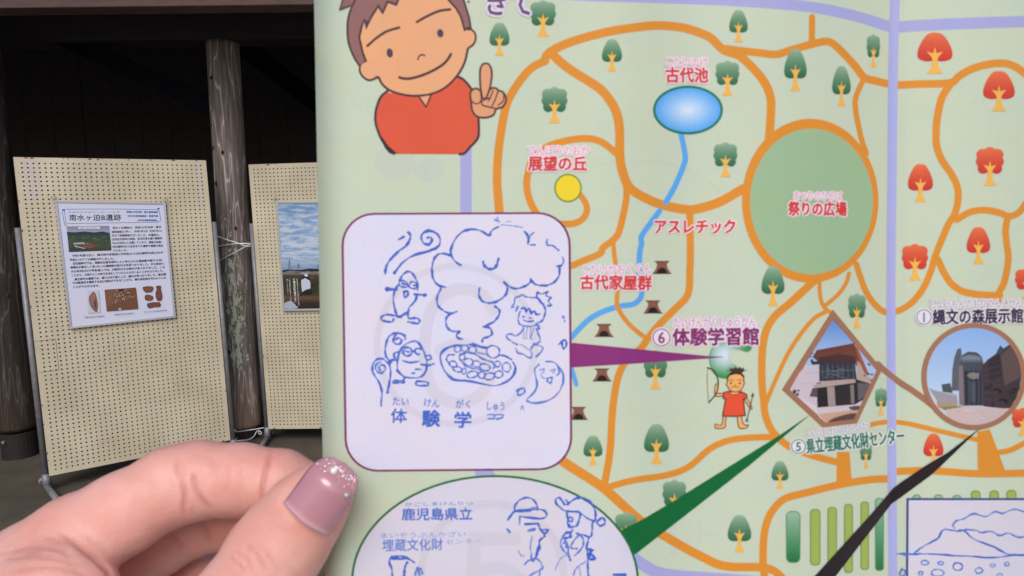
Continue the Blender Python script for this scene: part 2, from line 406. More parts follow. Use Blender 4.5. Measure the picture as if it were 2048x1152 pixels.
# ================================================================== PEGBOARDS
def frame(a, l, s):
    u = np.array([math.cos(a), math.sin(a), 0]); n = np.array([-math.sin(a), math.cos(a), 0])
    d = -np.array([0, 0, 1])*math.cos(l)+n*math.sin(l)
    uu = u*math.cos(s)+d*math.sin(s); dd = -u*math.sin(s)+d*math.cos(s)
    nn = np.cross(uu, dd)          # points away from the camera side?
    if nn[1] > 0: nn = -nn
    return Vector(uu), Vector(dd), Vector(nn)
def board_mat():
    m = bpy.data.materials.new('cream_pegboard_paint'); m.use_nodes = True; t = m.node_tree; bs = t.nodes['Principled BSDF']
    bs.inputs['Roughness'].default_value = .55
    tc = t.nodes.new('ShaderNodeTexCoord')
    n = t.nodes.new('ShaderNodeTexNoise'); n.inputs['Scale'].default_value = 4; n.inputs['Detail'].default_value = 9; t.links.new(tc.outputs['Object'], n.inputs[0])
    r = t.nodes.new('ShaderNodeValToRGB'); e = r.color_ramp.elements
    e[0].position = .3; e[0].color = (.46, .405, .29, 1); e[1].position = .7; e[1].color = (.585, .525, .39, 1)
    t.links.new(n.outputs[0], r.inputs[0])
    n2 = t.nodes.new('ShaderNodeTexNoise'); n2.inputs['Scale'].default_value = 55; n2.inputs['Detail'].default_value = 4; t.links.new(tc.outputs['Object'], n2.inputs[0])
    th = t.nodes.new('ShaderNodeMapRange'); th.inputs[1].default_value = .70; th.inputs[2].default_value = .76; t.links.new(n2.outputs[0], th.inputs[0])
    mx = t.nodes.new('ShaderNodeMix'); mx.data_type = 'RGBA'; mx.inputs[7].default_value = (.22, .16, .11, 1)
    t.links.new(th.outputs[0], mx.inputs[0]); t.links.new(r.outputs[0], mx.inputs[6]); t.links.new(mx.outputs[2], bs.inputs['Base Color'])
    return m
M_board = board_mat()
M_edge = mat('rusty_edge', (.10, .055, .05), .8, noise=.5, nscale=60)
M_hole = mat('hole_shade', (.02, .014, .008), .95)  # near-black colour standing in for the shade inside the peg holes
M_tape = mat('tape_residue', (.52, .47, .44), .5)
M_chip = mat('chipped_board_core', (.13, .075, .055), .9, noise=.3, nscale=200)
def pegboard(TL, a, l, s, W, H, nc, nr, label, feet, aim=None):
    u, d, n = frame(a, l, s); TL = Vector(TL)
    t = empty('pegboard', TL+u*W/2+d*H); t.location.z = FLOOR; tag(t, label, 'pegboard', 'cream pegboards displaying posters')
    P = lambda x, y, z=0: TL+u*x+d*y+n*z
    mg = .020; px, py = (W-2*mg)/nc, (H-2*mg)/nr; hr = .0048
    V, Fc = [], []
    K = 8
    def vid(p): V.append(p); return len(V)-1
    grid = [[vid(P(mg+i*px, mg+j*py)) for i in range(nc+1)] for j in range(nr+1)]
    for j in range(nr):
        for i in range(nc):
            cx, cy = mg+(i+.5)*px, mg+(j+.5)*py
            h = hr*random.uniform(.93, 1.05)
            fr_ = [vid(P(cx+h*math.cos(math.pi/4+2*math.pi*k/K+math.pi), cy+h*math.sin(math.pi/4+2*math.pi*k/K+math.pi))) for k in range(K)]
            bk = [vid(P(cx+h*math.cos(math.pi/4+2*math.pi*k/K+math.pi), cy+h*math.sin(math.pi/4+2*math.pi*k/K+math.pi), -.005)) for k in range(K)]
            c = [grid[j][i], grid[j][i+1], grid[j+1][i+1], grid[j+1][i]]       # angle 225,315,45,135
            for q in range(4):
                a0, a1, a2 = fr_[2*q], fr_[2*q+1], fr_[(2*q+2) % K]
                Fc.append((c[q], a0, a1)); Fc.append((c[q], a1, c[(q+1) % 4])); Fc.append((c[(q+1) % 4], a1, a2))
            for k in range(K): Fc.append((fr_[k], bk[k], bk[(k+1) % K], fr_[(k+1) % K]))
    # margin round the holes
    o4 = [vid(P(0, 0)), vid(P(W, 0)), vid(P(W, H)), vid(P(0, H))]
    g4 = [[grid[0][i] for i in range(nc+1)], [grid[j][nc] for j in range(nr+1)], [grid[nr][i] for i in range(nc, -1, -1)], [grid[j][0] for j in range(nr, -1, -1)]]
    for q in range(4): Fc.append(tuple([o4[q], o4[(q+1) % 4]]+list(reversed(g4[q]))))
    me_o = mesh_obj('perforated_panel', V, [tuple(reversed(f)) for f in Fc], M_board, t)
    me_o.data.materials.append(M_hole)      # near-black walls of the drilled holes, their shade put into the colour
    mi = [0]*len(Fc)
    for q in range(nr*nc):
        for k in range(12, 20): mi[q*20+k] = 1
    me_o.data.polygons.foreach_set('material_index', mi)
    # back sheet and the rim that closes the board
    mb = MB(); mb.box(P(.001, .001, -.034), u*(W-.002), d*(H-.002), n*.006); mb.build('back_sheet', M_dark, t)
    for nm, q in (('edge_strip', (P(-.002, 0, -.03), u*.004, d*H, n*.0285)), ('edge_strip', (P(W-.002, 0, -.03), u*.004, d*H, n*.0285)),
                  ('edge_strip', (P(.003, -.002, -.03), u*(W-.006), d*.004, n*.0285)), ('edge_strip', (P(.003, H-.002, -.03), u*(W-.006), d*.004, n*.0285))):
        mb = MB(); mb.box(*q); mb.build(nm, M_edge, t)
    for k in range(26):
        side = random.random(); e = random.uniform(.004, .013)
        x, y = (random.uniform(.01, W-.03), random.choice([.0, H-e])) if side < .45 else (random.choice([.0, W-e]), random.uniform(.01, H-.03))
        w1, h1 = (random.uniform(.008, .03), e) if side < .45 else (e*.7, random.uniform(.006, .03))
        N = 7
        pts = [P(x+w1/2+w1/2*math.cos(6.283*i/N)*random.uniform(.6, 1), y+h1/2+h1/2*math.sin(6.283*i/N)*random.uniform(.6, 1), .0006) for i in range(N)]
        mesh_obj('paint_chip', pts, [tuple(reversed(range(N)))], M_chip, t)
    # legs: pipe uprights low on both sides, tee joints and splayed feet
    for side in (0, 1):
        x = -.017 if side == 0 else W+.017
        top = P(x, .385, -.015); ft = P(x, H+.03, -.015); ft.z = FLOOR+.035
        mb = MB(); mb.tube([top, ft], .0155, 14); mb.build('upright_pipe', M_galv, t, True)
        mb = MB(); mb.tube([top+Vector((0, 0, -.6)), top+Vector((0, 0, -.6))+u*(.02 if side == 0 else -.02)], .006, 8); mb.build('pipe_bolt', M_hook, t)
        mb = MB(); mb.tube([ft+Vector((0, 0, .075)), ft+Vector((0, 0, -.01))], .0205, 14); mb.build('tee_joint', M_galv, t, True)
        nn = Vector((n.x, n.y, 0)).normalized()
        if aim and side == 0: nn = (hit_z(*aim[1], FLOOR+.035)-hit_z(*aim[0], FLOOR+.035)).normalized()
        if feet[side]:
            a1 = ft+nn*feet[side][0]; a2 = ft-nn*feet[side][1]
            mb = MB(); mb.tube([a2, a1], .0165, 14); fo = mb.build('foot_pipe', M_galv, t, True)
            for e_ in (a1, a2):
                mb = MB(); mb.tube([e_-nn*.02, e_+nn*.02], .021, 14); mb.build('end_cap', M_galv, fo, True).matrix_parent_inverse = Matrix()
                fo.children[0]
    return t, P, u, d, n
B1, Pa, u1, d1, n1 = pegboard((-2.7217, 3.6191, .3458), .5767, -.0412, -.0173, .966, 1.8, 35, 71,
    'large cream pegboard on the left carrying a white text poster', ((.30, .12), (.34, .2)), ((77, 937), (128, 1003)))
B2, Pb, u2, d2, n2_ = pegboard((-1.722, 4.3374, .3489), -.0502, .012, -.0149, .966, 1.8, 35, 71,
    'cream pegboard right of the log post, carrying a sky photo poster, half hidden by leaflet', ((.36, .1), (.36, .2)), ((541, 862), (512, 903)))
# tape residue down the top left column and a cut-in repair piece
def strip(P, x0, y0, x1, y1, z=.0004, m=M_tape, name='tape_mark', par=None):
    # only the webs between holes catch the tape, so it is laid as narrow bands
    mb = MB()
    mb.v = [P(x0, y0, z), P(x1, y0, z), P(x1, y1, z), P(x0, y1, z)]; mb.f = [(3, 2, 1, 0)]
    return mb.build(name, m, par)
px_ = (.966-.04)/35
for k in (0, 1, 2): strip(Pa, .020+k*px_+px_/2+.0048, .012, .020+(k+1)*px_+px_/2-.0048, .25-.02*k, par=B1)
for k in (33,): strip(Pa, .020+k*px_+px_/2+.0048, .002, .020+(k+1)*px_+px_/2-.0048, .30, par=B1)
for a_, b_, c_, e_ in ((.004, 1.02, .098, 1.0222), (.098, 1.02, .1002, 1.20), (.004, 1.198, .098, 1.2002)):
    strip(Pa, a_, b_, c_, e_, .0005, M_chip, 'repair_joint', B1)

# ================================================================== POSTERS
M_print_far = print_mat('poster_print', .42, .06, 300, .1, .002)
def poster(quad, o0, nrm, off, label, hooks):
    """quad: photo corners TL TR BR BL; o0,nrm: plane of the board; off: how far it hangs in front"""
    o0 = np.array(o0+nrm*off); nn = np.array(nrm)
    C = [hit_plane(x, y, o0, nn) for x, y in quad]
    t = empty('poster', (C[2]+C[3])/2); tag(t, label, 'poster')
    nv = nrm
    def mp(px, py, layer): return hit_plane(px, py, o0+nn*(.0002+.00002*layer), nn)
    S = Sheet(mp, (), M_print_far, t)
    c = sum(C, Vector())/4; th = .011
    for i in range(4):      # frame rails, mitred
        a, b2 = C[i], C[(i+1) % 4]; w_ = .0135
        ax = (b2-a).normalized(); inn = (C[(i+3) % 4]-a).normalized(); inn2 = (C[(i+2) % 4]-b2).normalized()
        ia = a+ax*w_+inn*w_; ib = b2-ax*w_+inn2*w_
        mb = MB(); mb.add([a-nv*th, b2-nv*th, ib-nv*th, ia-nv*th, a+nv*.004, b2+nv*.004, ib+nv*.0035, ia+nv*.0035],
                          [(0,1,2,3), (7,6,5,4), (4,5,1,0), (5,6,2,1), (6,7,3,2), (7,4,0,3)])
        mb.build('frame_rail', M_alu, t, bevel=.0012)
    mb = MB(); mb.add([p+(c-p)*.01-nv*th*.9 for p in C]+[p+(c-p)*.01-nv*.0006 for p in C], [(0,1,2,3), (7,6,5,4), (4,5,1,0), (5,6,2,1), (6,7,3,2), (7,4,0,3)])
    mb.build('backing_board', M_alu, t)
    for i in hooks:
        p = C[i]; out = (p-c).normalized()
        mb = MB(); r = .011
        pts = [p+out*.004+Vector((0, 0, .012))+(d1*math.cos(k*.5)+u1*math.sin(k*.5))*r+nv*.002 for k in range(14)]
        mb.tube(pts, .0022, 6); mb.build('hook', M_hook, t, True)
    return t, S, C
Z1 = Pa(0, 0)
q1 = [(109, 401), (331, 405), (352, 635), (139, 658)]
po, S, C = poster(q1, Z1, n1, .016, 'white framed poster with Japanese text and pottery photographs on the left pegboard', (0, 1))
c5 = T(90, 380, 3.84)
WH = (203, 206, 229); BL = (58, 98, 150); BK = (52, 50, 62)
S.poly([(114, 405), (327, 409), (347, 631), (144, 653)], WH, 'poster_sheet')
S.begin()
S.stroke(c5((165, 148), (500, 146), (868, 150), (880, 168), (888, 235), (870, 247), (560, 252), (172, 258)), 1.0, BL, smooth=0)
S.stroke(c5((150, 150), (138, 150), (134, 165), (150, 262), (158, 272), (163, 262), (150, 165), (158, 148)), 1.0, BL, smooth=2)
S.poly(c5(*ell(144, 153, 8, 7, 10)), BL); S.poly(c5(*ell(872, 143, 9, 7, 10)), BL)
S.end('scroll_border')
def tx(body, a, b, h, col=BK, bold=.02, nm='printed_line'): 
    A, B = c5(a, b); return S.text(body, A, B, h/3.84, col, nm, bold)
tx('みなみみずがさこびーいせき', (178, 170), (572, 170), 15)
tx('南水ヶ迫B遺跡', (187, 212), (585, 211), 52, (36, 34, 42), .016)
tx('国道220号油津・夏井道路建設', (628, 168), (868, 170), 17, BL, .045)
tx('令和7年度発掘調査・整備作業', (632, 200), (868, 200), 16, BL, .045)
tx('(志布志道路整備建設)', (712, 232), (862, 233), 15, BL, .045)
BODY = [('南水ヶ迫遺跡は、国道220号油津・夏井', 520, 291, 893, 284), ('道路建設に伴い、令和5年5月~令和7年10', 511, 322, 897, 313),
 ('月まで発掘調査を行いました。本遺跡は、', 513, 350, 880, 344), ('志布志市街地の東側、志布志湾を望む標高約', 516, 379, 901, 370),
 ('50mの台地上に位置しています。調査の結果、', 518, 407, 898, 399), ('旧石器時代から近世までの遺物や遺構が検出', 520, 436, 905, 427), ('されました。', 524, 465, 632, 461),
 ('令和7年度は主に、縄文時代早期(約1万年前)から旧石器時代(約2万6千', 208, 505, 908, 480), ('年前)にかけての調査を行いました。', 190, 536, 530, 526),
 ('旧石器時代では、角錐状石器を製作したと考えられる遺物集中部が1か所、', 215, 565, 905, 538), ('黒曜石が集中して見つかった遺物集中部が5か所見つかりました。また姶良Tn', 196, 595, 915, 565),
 ('火山灰(約2万6千年前)直上では、比較的大きな剥片が見つかりました。この', 200, 625, 920, 592), ('ことから、大昔からこの地で生活をしていた人たちがいることがわかりました。', 205, 655, 910, 620),
 ('縄文時代の遺構では、連穴土坑や落とし穴、集石が見つかりました。集石間', 228, 686, 928, 647), ('での礫(集石を構成する石)の接合ができることから、礫の有利用が行われていた', 210, 714, 930, 674), ('ことがうかがえます。', 215, 744, 418, 734)]
for bdy, x0, y0, x1, y1 in BODY: tx(bdy, (x0, y0), (x1, y1), 19.5, (56, 54, 64), .022)
def ruby(x0, y0, x1, y1, t_='ひらがなよみかた'): tx(t_, (x0, y0), (x1, y1), 7, (95, 95, 110), .0)
# photographs printed on the poster
def grad(stops):
    def f(x, y):
        for (y0, c0), (y1, c1) in zip(stops, stops[1:]):
            if y <= y1: k = max(0, min(1, (y-y0)/(y1-y0))); return tuple(a+(b-a)*k for a, b in zip(c0, c1))
        return stops[-1][1]
    return f
S.begin()
S.poly(c5((165, 280), (492, 275), (511, 464), (184, 476)), grad([(451, (128, 125, 150)), (465, (160, 160, 185)), (468, (60, 75, 80)), (478, (62, 78, 60)), (492, (70, 80, 62)), (504, (60, 60, 64))]), ycuts=range(452, 506, 3))
S.poly(c5((168, 322), (230, 325), (300, 318), (380, 326), (440, 318), (497, 330), (499, 345), (172, 350)), (48, 62, 70))
for k in range(60):
    x, y = random.uniform(180, 495), random.uniform(345, 400); S.poly(c5(*ell(x, y, random.uniform(5, 16), random.uniform(2, 6), 7)), random.choice([(60, 78, 56), (78, 94, 64), (52, 62, 52), (92, 104, 78)]))
S.poly(c5(*ell(340, 425, 70, 24, 18)), (104, 76, 68)); S.poly(c5(*ell(335, 428, 48, 14, 18)), (122, 84, 74))
for k in range(22):
    x, y = random.uniform(190, 500), random.uniform(400, 455); S.poly(c5(*ell(x, y, random.uniform(4, 15), random.uniform(2, 4), 6)), random.choice([(150, 145, 145), (52, 48, 50), (110, 84, 66), (78, 86, 60), (60, 52, 50)]))
S.poly(c5((215, 405), (300, 400), (310, 415), (225, 420)), (160, 158, 165)); S.poly(c5((225, 425), (310, 447), (305, 452), (228, 436)), (175, 170, 172))
S.poly(c5((255, 283), (422, 281), (423, 298), (257, 300)), (214, 216, 228))
S.end('landscape_photo')
tx('国道から志布志湾を望む', (270, 292), (405, 290), 12, (70, 70, 80), .02)
S.begin(); S.poly(c5((325, 772), (412, 768), (425, 942), (330, 946)), (192, 194, 206))
S.poly(c5((372, 780), (388, 795), (400, 835), (407, 885), (402, 935), (385, 935), (358, 905), (342, 870), (337, 825), (352, 800)), (128, 92, 88), smooth=3)
S.poly(c5((372, 785), (384, 800), (380, 860), (372, 900), (352, 868), (348, 825)), (146, 108, 102), smooth=3)
S.poly(c5((372, 845), (390, 855), (395, 895), (380, 905)), (98, 70, 70)); S.end('stone_tool_photo')
S.begin(); S.poly(c5((457, 766), (698, 749), (717, 913), (474, 933)), (112, 76, 58))
S.poly(c5((462, 772), (600, 762), (560, 850), (470, 905)), (124, 86, 66))
for k in range(75):
    x, y = random.gauss(592, 46), random.gauss(815, 26)
    if 480 < x < 690 and 765 < y < 905: S.poly(c5(*ell(x, y, random.uniform(2, 6), random.uniform(2, 5), 5, random.random())), random.choice([(170, 160, 160), (196, 190, 190), (70, 52, 50), (150, 130, 120)]))
S.poly(c5((560, 768), (600, 758), (598, 770), (570, 778)), (48, 38, 40)); S.poly(c5((560, 915), (577, 903), (590, 915), (575, 925)), (180, 172, 176)); S.end('excavation_photo')
for q in (((750, 745), (829, 741), (822, 778), (795, 785), (768, 784)), ((852, 738), (890, 736), (888, 760), (899, 800), (895, 846), (860, 847), (848, 795), (858, 765)), ((768, 810), (798, 804), (830, 818), (825, 842), (800, 850), (770, 843)), ((787, 870), (878, 861), (885, 895), (845, 898), (795, 906))):
    S.begin(); S.poly(c5(*q), (104, 66, 58), smooth=2); qc = np.mean(q, 0)
    S.poly(c5(*[tuple(qc+(np.array(p)-qc)*.72) for p in q]), random.choice([(126, 80, 68), (118, 72, 62)]), smooth=2)
    S.end('potsherd_photo')
tx('角錐状石器 (旧石器時代)', (304, 978), (455, 967), 12, BK, .02); tx('遺物集中部 (旧石器時代)', (535, 958), (680, 946), 12, BK, .02); tx('見つかった土器 (縄文時代早期)', (762, 937), (935, 924), 12, BK, .02)

# second poster: sky over a dig
Z2 = Pb(0, 0)
q2 = [(552, 403), (708, 402), (722, 620), (566, 622)]
po2, S2, C2 = poster(q2, Z2, n2_, .016, 'framed photo poster of cloudy sky above a person digging, on the right pegboard', (0, 1))
e5 = T(520, 380, 4.43)
skyg = grad([(404, (92, 132, 178)), (425, (124, 154, 192)), (455, (158, 178, 204)), (505, (190, 200, 216)), (520, (170, 180, 200)), (540, (110, 136, 170))])
def skycol(x, y):
    b0 = skyg(0, y); t_ = (y-405)/135
    n_ = mnoise.fractal(Vector((x*.04+y*.012, y*(.05+.05*t_), 7.7)), .8, 2.1, 6)
    a_ = max(0, min(1, (n_+.28+.35*math.sin(t_*3))*1.15))
    blue, cloud = (104, 142, 186), (190, 199, 215)
    m_ = tuple(blue[k]*(1-a_)+cloud[k]*a_ for k in range(3)); w_ = .75 if t_ < .85 else .3
    return tuple(b0[k]*(1-w_)+m_[k]*w_ for k in range(3))
S2.begin(); S2.grid([(556, 406), (704, 405), (714, 545), (564, 545)], 64, 72, skycol)
S2.poly([(563.5, 541), (575, 539), (600, 540), (618, 537), (640, 538), (713, 538), (714, 547), (564.5, 547)], (38, 44, 50))
S2.poly([(564, 545), (580, 541), (600, 543), (712, 543), (713, 552), (565, 552)], (112, 112, 118))
for k in range(16): S2.poly(ell(random.uniform(585, 705), random.uniform(543, 549), random.uniform(3, 6), random.uniform(1, 2.2), 8), random.choice([(150, 158, 170), (180, 186, 196), (130, 100, 86), (96, 90, 90)]))
S2.poly([(565, 549), (715, 549), (718, 616), (569, 618)], grad([(549, (84, 70, 60)), (556, (60, 54, 44)), (570, (52, 56, 36)), (590, (66, 58, 44)), (596, (104, 82, 62)), (604, (58, 46, 38)), (617, (44, 36, 32))]), ycuts=(554, 560, 570, 580, 590, 595, 600, 606))
for k in range(40): S2.poly(ell(random.uniform(572, 705), random.uniform(553, 590), random.uniform(2, 7), random.uniform(1, 3), 7), random.choice([(44, 48, 30), (70, 72, 44), (88, 72, 54), (50, 42, 36), (84, 104, 56)]))
S2.end('photo_print')
S2.begin()
for x0, y0, x1, y1 in ((577, 538, 578.6, 520), (581, 538, 579, 520), (595, 540, 597.5, 527), (599, 540, 597.5, 527), (635, 538, 636.5, 529)): S2.stroke([(x0, y0), (x1, y1)], .8, (70, 62, 74), smooth=0)
S2.end('printed_masts')
S2.begin()
S2.poly(e5((365, 810), (380, 785), (410, 775), (435, 790), (447, 835), (440, 880), (385, 905), (372, 890)), (188, 194, 212), smooth=3)
S2.poly(e5((372, 785), (385, 765), (405, 758), (428, 770), (440, 800), (425, 795), (400, 780), (380, 792)), (34, 36, 48), smooth=3)
S2.poly(e5((395, 762), (397, 748), (410, 743), (420, 752), (421, 768)), (205, 208, 216), smooth=3)
S2.poly(e5((380, 900), (440, 875), (465, 915), (430, 930), (385, 925)), (40, 34, 44), smooth=3)
S2.stroke(e5((445, 845), (475, 845), (485, 875), (470, 900)), 1.2, (40, 38, 40))
S2.end('printed_digger'); S2.begin(); S2.poly(e5((212, 1010), (240, 990), (280, 985), (325, 1030), (330, 1048), (216, 1050)), (160, 172, 190), smooth=2)
S2.end('printed_tarpaulin')
def vtext(S_, body, x, y0, y1, h, col):
    S_.begin(); n = len(body)
    for i, ch in enumerate(body):
        y = y0+(y1-y0)*(i+.5)/n; xx = x+(y-y0)*.065
        v, f = glyphs(ch, .03); S_.emit([(xx+(a-.5)*h, y-(b_-.38)*h) for a, b_ in v], f, col)
    S_.end('printed_line')
vtext(S2, '埋蔵文化財調査センター', 588, 557, 606, 4.6, (214, 212, 218))
vtext(S2, '鹿児島県で発掘された遺跡の歴史を紹介', 594, 557, 612, 2.6, (200, 198, 204))
vtext(S2, '発掘調査速報展を開催しています', 579, 557, 603, 2.6, (196, 194, 200))
vtext(S2, '夏井の里の暮らし', 574, 557, 590, 2.4, (186, 184, 190))

# ================================================================== TIE WIRES
def wire(pts, label, r=.0036):
    mb = MB(); P = [tuple(hit_y(x, y, yy)) for x, y, yy in pts]
    P3 = []
    m = len(P)
    for i in range(m-1):
        a, b_, c_, d_ = [np.array(P[max(0, min(m-1, i+k))]) for k in (-1, 0, 1, 2)]
        for k in range(5):
            t_ = k/5; P3.append(Vector(.5*((2*b_)+(-a+c_)*t_+(2*a-5*b_+4*c_-d_)*t_*t_+(-a+3*b_-3*c_+d_)*t_**3)))
    P3.append(Vector(P[-1])); mb.tube(P3, r, 6)
    o = mb.build('tie_wire', M_wire, None, True); tag(o, label, 'wire')
yf = PY-.122
wire([(424, 468, 4.2), (431, 471, yf-.02), (450, 478, yf-.01), (475, 486, yf), (497, 493, yf-.01), (506, 486, 4.36)], 'silver wire sloping down across the log post from the left pegboard pipe')
wire([(431, 494, yf+.04), (452, 490, yf+.005), (480, 487, yf), (500, 487, yf+.01), (507, 486, 4.36)], 'silver wire lying almost level round the log post')
wire([(437, 523, yf+.05), (452, 514, yf+.005), (475, 502, yf), (495, 491, yf), (508, 485, 4.36)], 'silver wire rising right across the log post below the others')
wire([(465, 861, 4.2), (471, 860, 4.2), (469, 863, 4.2), (477, 863, 4.3), (500, 860, 4.38), (536, 854, 4.38)], 'silver wire stretched straight between the pipe feet below the post')
wire([(454, 879, 4.16), (464, 882, 4.15), (482, 881, 4.2), (498, 879, 4.3), (508, 872, 4.36), (514, 862, 4.4), (521, 863, 4.4), (523, 867, 4.4), (518, 868, 4.4), (517, 858, 4.4), (522, 858, 4.42)], 'silver wire sagging in a loose loop near the floor with a curled knot')
#LEAF
# ================================================================== THE LEAFLET
XK = [-50, 0, 600, 700, 820, 940, 1060, 1180, 1300, 1400, 1500, 1560, 1600, 1640, 1680, 1710, 1740, 1760, 1775, 1786, 1797, 1812, 1835, 1870, 1920, 1980, 2048, 2150, 2400, 2900, 3100]
DK = [.1612, .1612, .1611]+[.1603, .1606, .1606, .1604, .1603, .1603, .1604, .1610, .1619, .1629, .1643, .1662, .1680, .1699, .1714, .1725, .1731, .1726, .1716, .1707, .1698, .1691, .1686, .1683, .1682, .1684, .169, .169]
CUTS = [x for x in range(640, 1380, 30)]+[x for x in range(1380, 1660, 14)]+[x for x in range(1660, 1740, 8)]+[x for x in range(1740, 1850, 6)]+[x for x in range(1850, 2120, 16)]
def smooth_d(x):
    i = max(1, min(len(XK)-3, next((k for k in range(len(XK)-1) if XK[k+1] >= x), len(XK)-3)))
    x0, x1, x2, x3 = XK[i-1:i+3]; a, b_, c_, d_ = DK[i-1:i+3]
    t = (x-x1)/(x2-x1); m1 = (c_-a)/(x2-x0)*(x2-x1); m2 = (d_-b_)/(x3-x1)*(x2-x1)
    return (2*t**3-3*t*t+1)*b_+(t**3-2*t*t+t)*m1+(-2*t**3+3*t*t)*c_+(t**3-t*t)*m2
KX = [-50, 400]+CUTS+[2200, 2500, 3000]
KW = [1/smooth_d(x) for x in KX]
KW2 = [k_+.13*math.sin((x_-560)/62)*(1 if x_ < 1250 else max(0, 1-(x_-1250)/200))*.35+.5*.35*math.sin((x_-700)/118+1) for x_, k_ in zip(KX, KW)]
def leafmap(px, py, layer):
    wv = float(np.interp(px, KX, KW2)) - (py-576)*.00006
    return at(px, py, (1/wv)*(1-layer*6e-6))
M_ink = print_mat('printed_paper', .56, .035, 2600, .5, .0012, 48)
leaf = empty('park_map_leaflet', at(1340, 1120, .165)); tag(leaf, 'pale green paper park map with orange paths and blue stamps, pinched by a hand', 'map')
S = Sheet(leafmap, CUTS, M_ink, leaf)
PAPER = (193, 205, 184)
# the sheet itself, with thickness
vs, fs = [], []
ys = [-330, -160, 0, 144, 288, 432, 576, 720, 864, 1008, 1152, 1300, 1440]
def ledge(y): return 628+(y)*(22/1152)
for y in ys:
    for k, x in enumerate([None]+[c for c in CUTS if c > 690]+[2200, 2500, 2900]):
        vs.append(leafmap(ledge(y) if x is None else x, y, 0))
nx = len(vs)//len(ys)
for j in range(len(ys)-1):
    for i in range(nx-1): fs.append((j*nx+i, (j+1)*nx+i, (j+1)*nx+i+1, j*nx+i+1))
sh = mesh_obj('paper_sheet', vs, fs, M_ink, leaf, True, np.array([lin(PAPER)]*len(vs)))
so_ = sh.modifiers.new('thickness', 'SOLIDIFY'); so_.thickness = .00012; so_.offset = -1

LAV = (163, 166, 215); OR = (215, 140, 50); BLU = (88, 163, 228); WHT = (216, 213, 233)
# ---- lavender grid lines of the map
LR = 'printed_lavender_road'
S.stroke([(932, 280), (932, 436)], 23, LAV, LR, smooth=0, cap=False)
S.stroke([(940, -40), (1124, -12), (1300, -5), (1440, 0), (1560, 8), (1634, 16), (1710, 32), (1781, 54)], 22, LAV, LR, cap=False)
S.stroke([(1797, 54), (1862, 50), (1928, 47), (2048, 43), (2160, 40)], 23, LAV, LR, cap=False)
S.poly([(948, 938), (984, 938), (995, 956), (952, 956)], LAV, LR)
S.stroke([(1262, 1112), (1300, 1138), (1340, 1150), (1440, 1158), (1600, 1170)], 24, LAV, LR)
# faint show-through of the print on the back of the sheet
for q_ in (ell(790, 325, 42, 36, 24), ell(858, 340, 30, 24, 20), [(1340, 1050), (1352, 1050), (1352, 1110), (1340, 1110)], [(1396, 1042), (1402, 1042), (1402, 1092), (1396, 1092)], [(1406, 1066), (1440, 1066), (1440, 1070), (1406, 1070)]):
    S.poly(q_, (189, 201, 187), 'show_through')
for q_ in ([(1190, 330), (1260, 322), (1340, 330), (1400, 352), (1440, 380)], [(1000, 880), (1050, 930), (1090, 960)], [(1880, 700), (1960, 560), (2030, 520)]): S.stroke(q_, 2.2, (188, 200, 186), 'show_through')
# ---- orange paths
def road(pts, wd, nm='printed_path', sm=6): S.stroke(pts, wd, OR, nm, smooth=sm)
def lerp(a, b): return lambda t: a+(b-a)*t
A = T(960, 0, 4.267); B = T(960, 240, 4.267); Cc = T(1400, 0, 4.267); D = T(1280, 240, 4.267)
road([(999, 440)]+B((165, 790), (150, 600), (146, 480), (152, 330), (172, 150))+A((180, 1130), (225, 900), (320, 720), (440, 580), (560, 520)), lerp(18, 16))
road(A((545, 525), (580, 490), (602, 440), (640, 420), (800, 350), (1100, 270), (1400, 225), (1560, 218), (1750, 240), (1900, 290))+Cc((100, 330), (200, 425), (340, 480), (470, 600), (560, 720), (605, 850), (603, 1000), (590, 1190)), 17.5)
road(A((612, 450), (660, 505), (780, 600), (1000, 740), (1090, 830), (1160, 950), (1190, 1100))+B((1195, 100), (1195, 330), (1230, 480), (1280, 580), (1400, 660), (1560, 725), (1780, 765))+D((560, 740), (700, 690), (880, 585)), 18.5)
road(Cc((220, 415), (340, 432), (500, 450), (650, 465), (760, 432), (900, 392), (1055, 355), (1130, 370), (1230, 460), (1330, 570), (1400, 660), (1500, 690), (1640, 725)), 15.5)
E4 = T(1600, 0, 4.571)
road(E4((900, 778), (1100, 768), (1370, 758), (1450, 700), (1550, 640), (1700, 592), (1850, 577), (1950, 602), (2048, 665), (2200, 800)), 15.5)
road(Cc((957, 145), (955, 350)), 12.5, sm=0)
road(Cc((1400, 670), (1330, 830), (1330, 950), (1360, 1110), (1385, 1210), (1420, 1310)), 11)
G7 = T(1640, 240, 5.01); H5 = T(1700, 450, 5.486)
road(E4((1370, 775), (1295, 900), (1255, 1080))+G7((1165, 110), (1168, 250), (1220, 400), (1310, 530), (1370, 650), (1385, 780), (1355, 930), (1290, 1040))+H5((1020, 130), (940, 330), (890, 500), (800, 700), (680, 850), (560, 930), (480, 950), (380, 952), (280, 880), (180, 740), (110, 560), (70, 430)), lerp(15.5, 12))
road(G7((1370, 1000), (1500, 925), (1650, 903), (1800, 930), (1900, 965), (2000, 920), (2060, 840), (2120, 760)), 13.5)
road(G7((1885, 960), (1860, 1100))+H5((1715, 100), (1722, 220), (1738, 350), (1722, 500), (1685, 650), (1630, 790), (1760, 960)), 13.5)
road(H5((965, 380), (1030, 520), (1110, 640), (1220, 720), (1350, 755), (1500, 768), (1645, 775)), 14)
road(B((1200, 320), (1130, 255), (1040, 190), (950, 160), (850, 160), (700, 185), (560, 235), (450, 330), (405, 480), (400, 580), (430, 700), (500, 830)), 14)
road(B((850, 635), (900, 705), (912, 780), (870, 850), (790, 885), (660, 887)), lerp(12, 14))
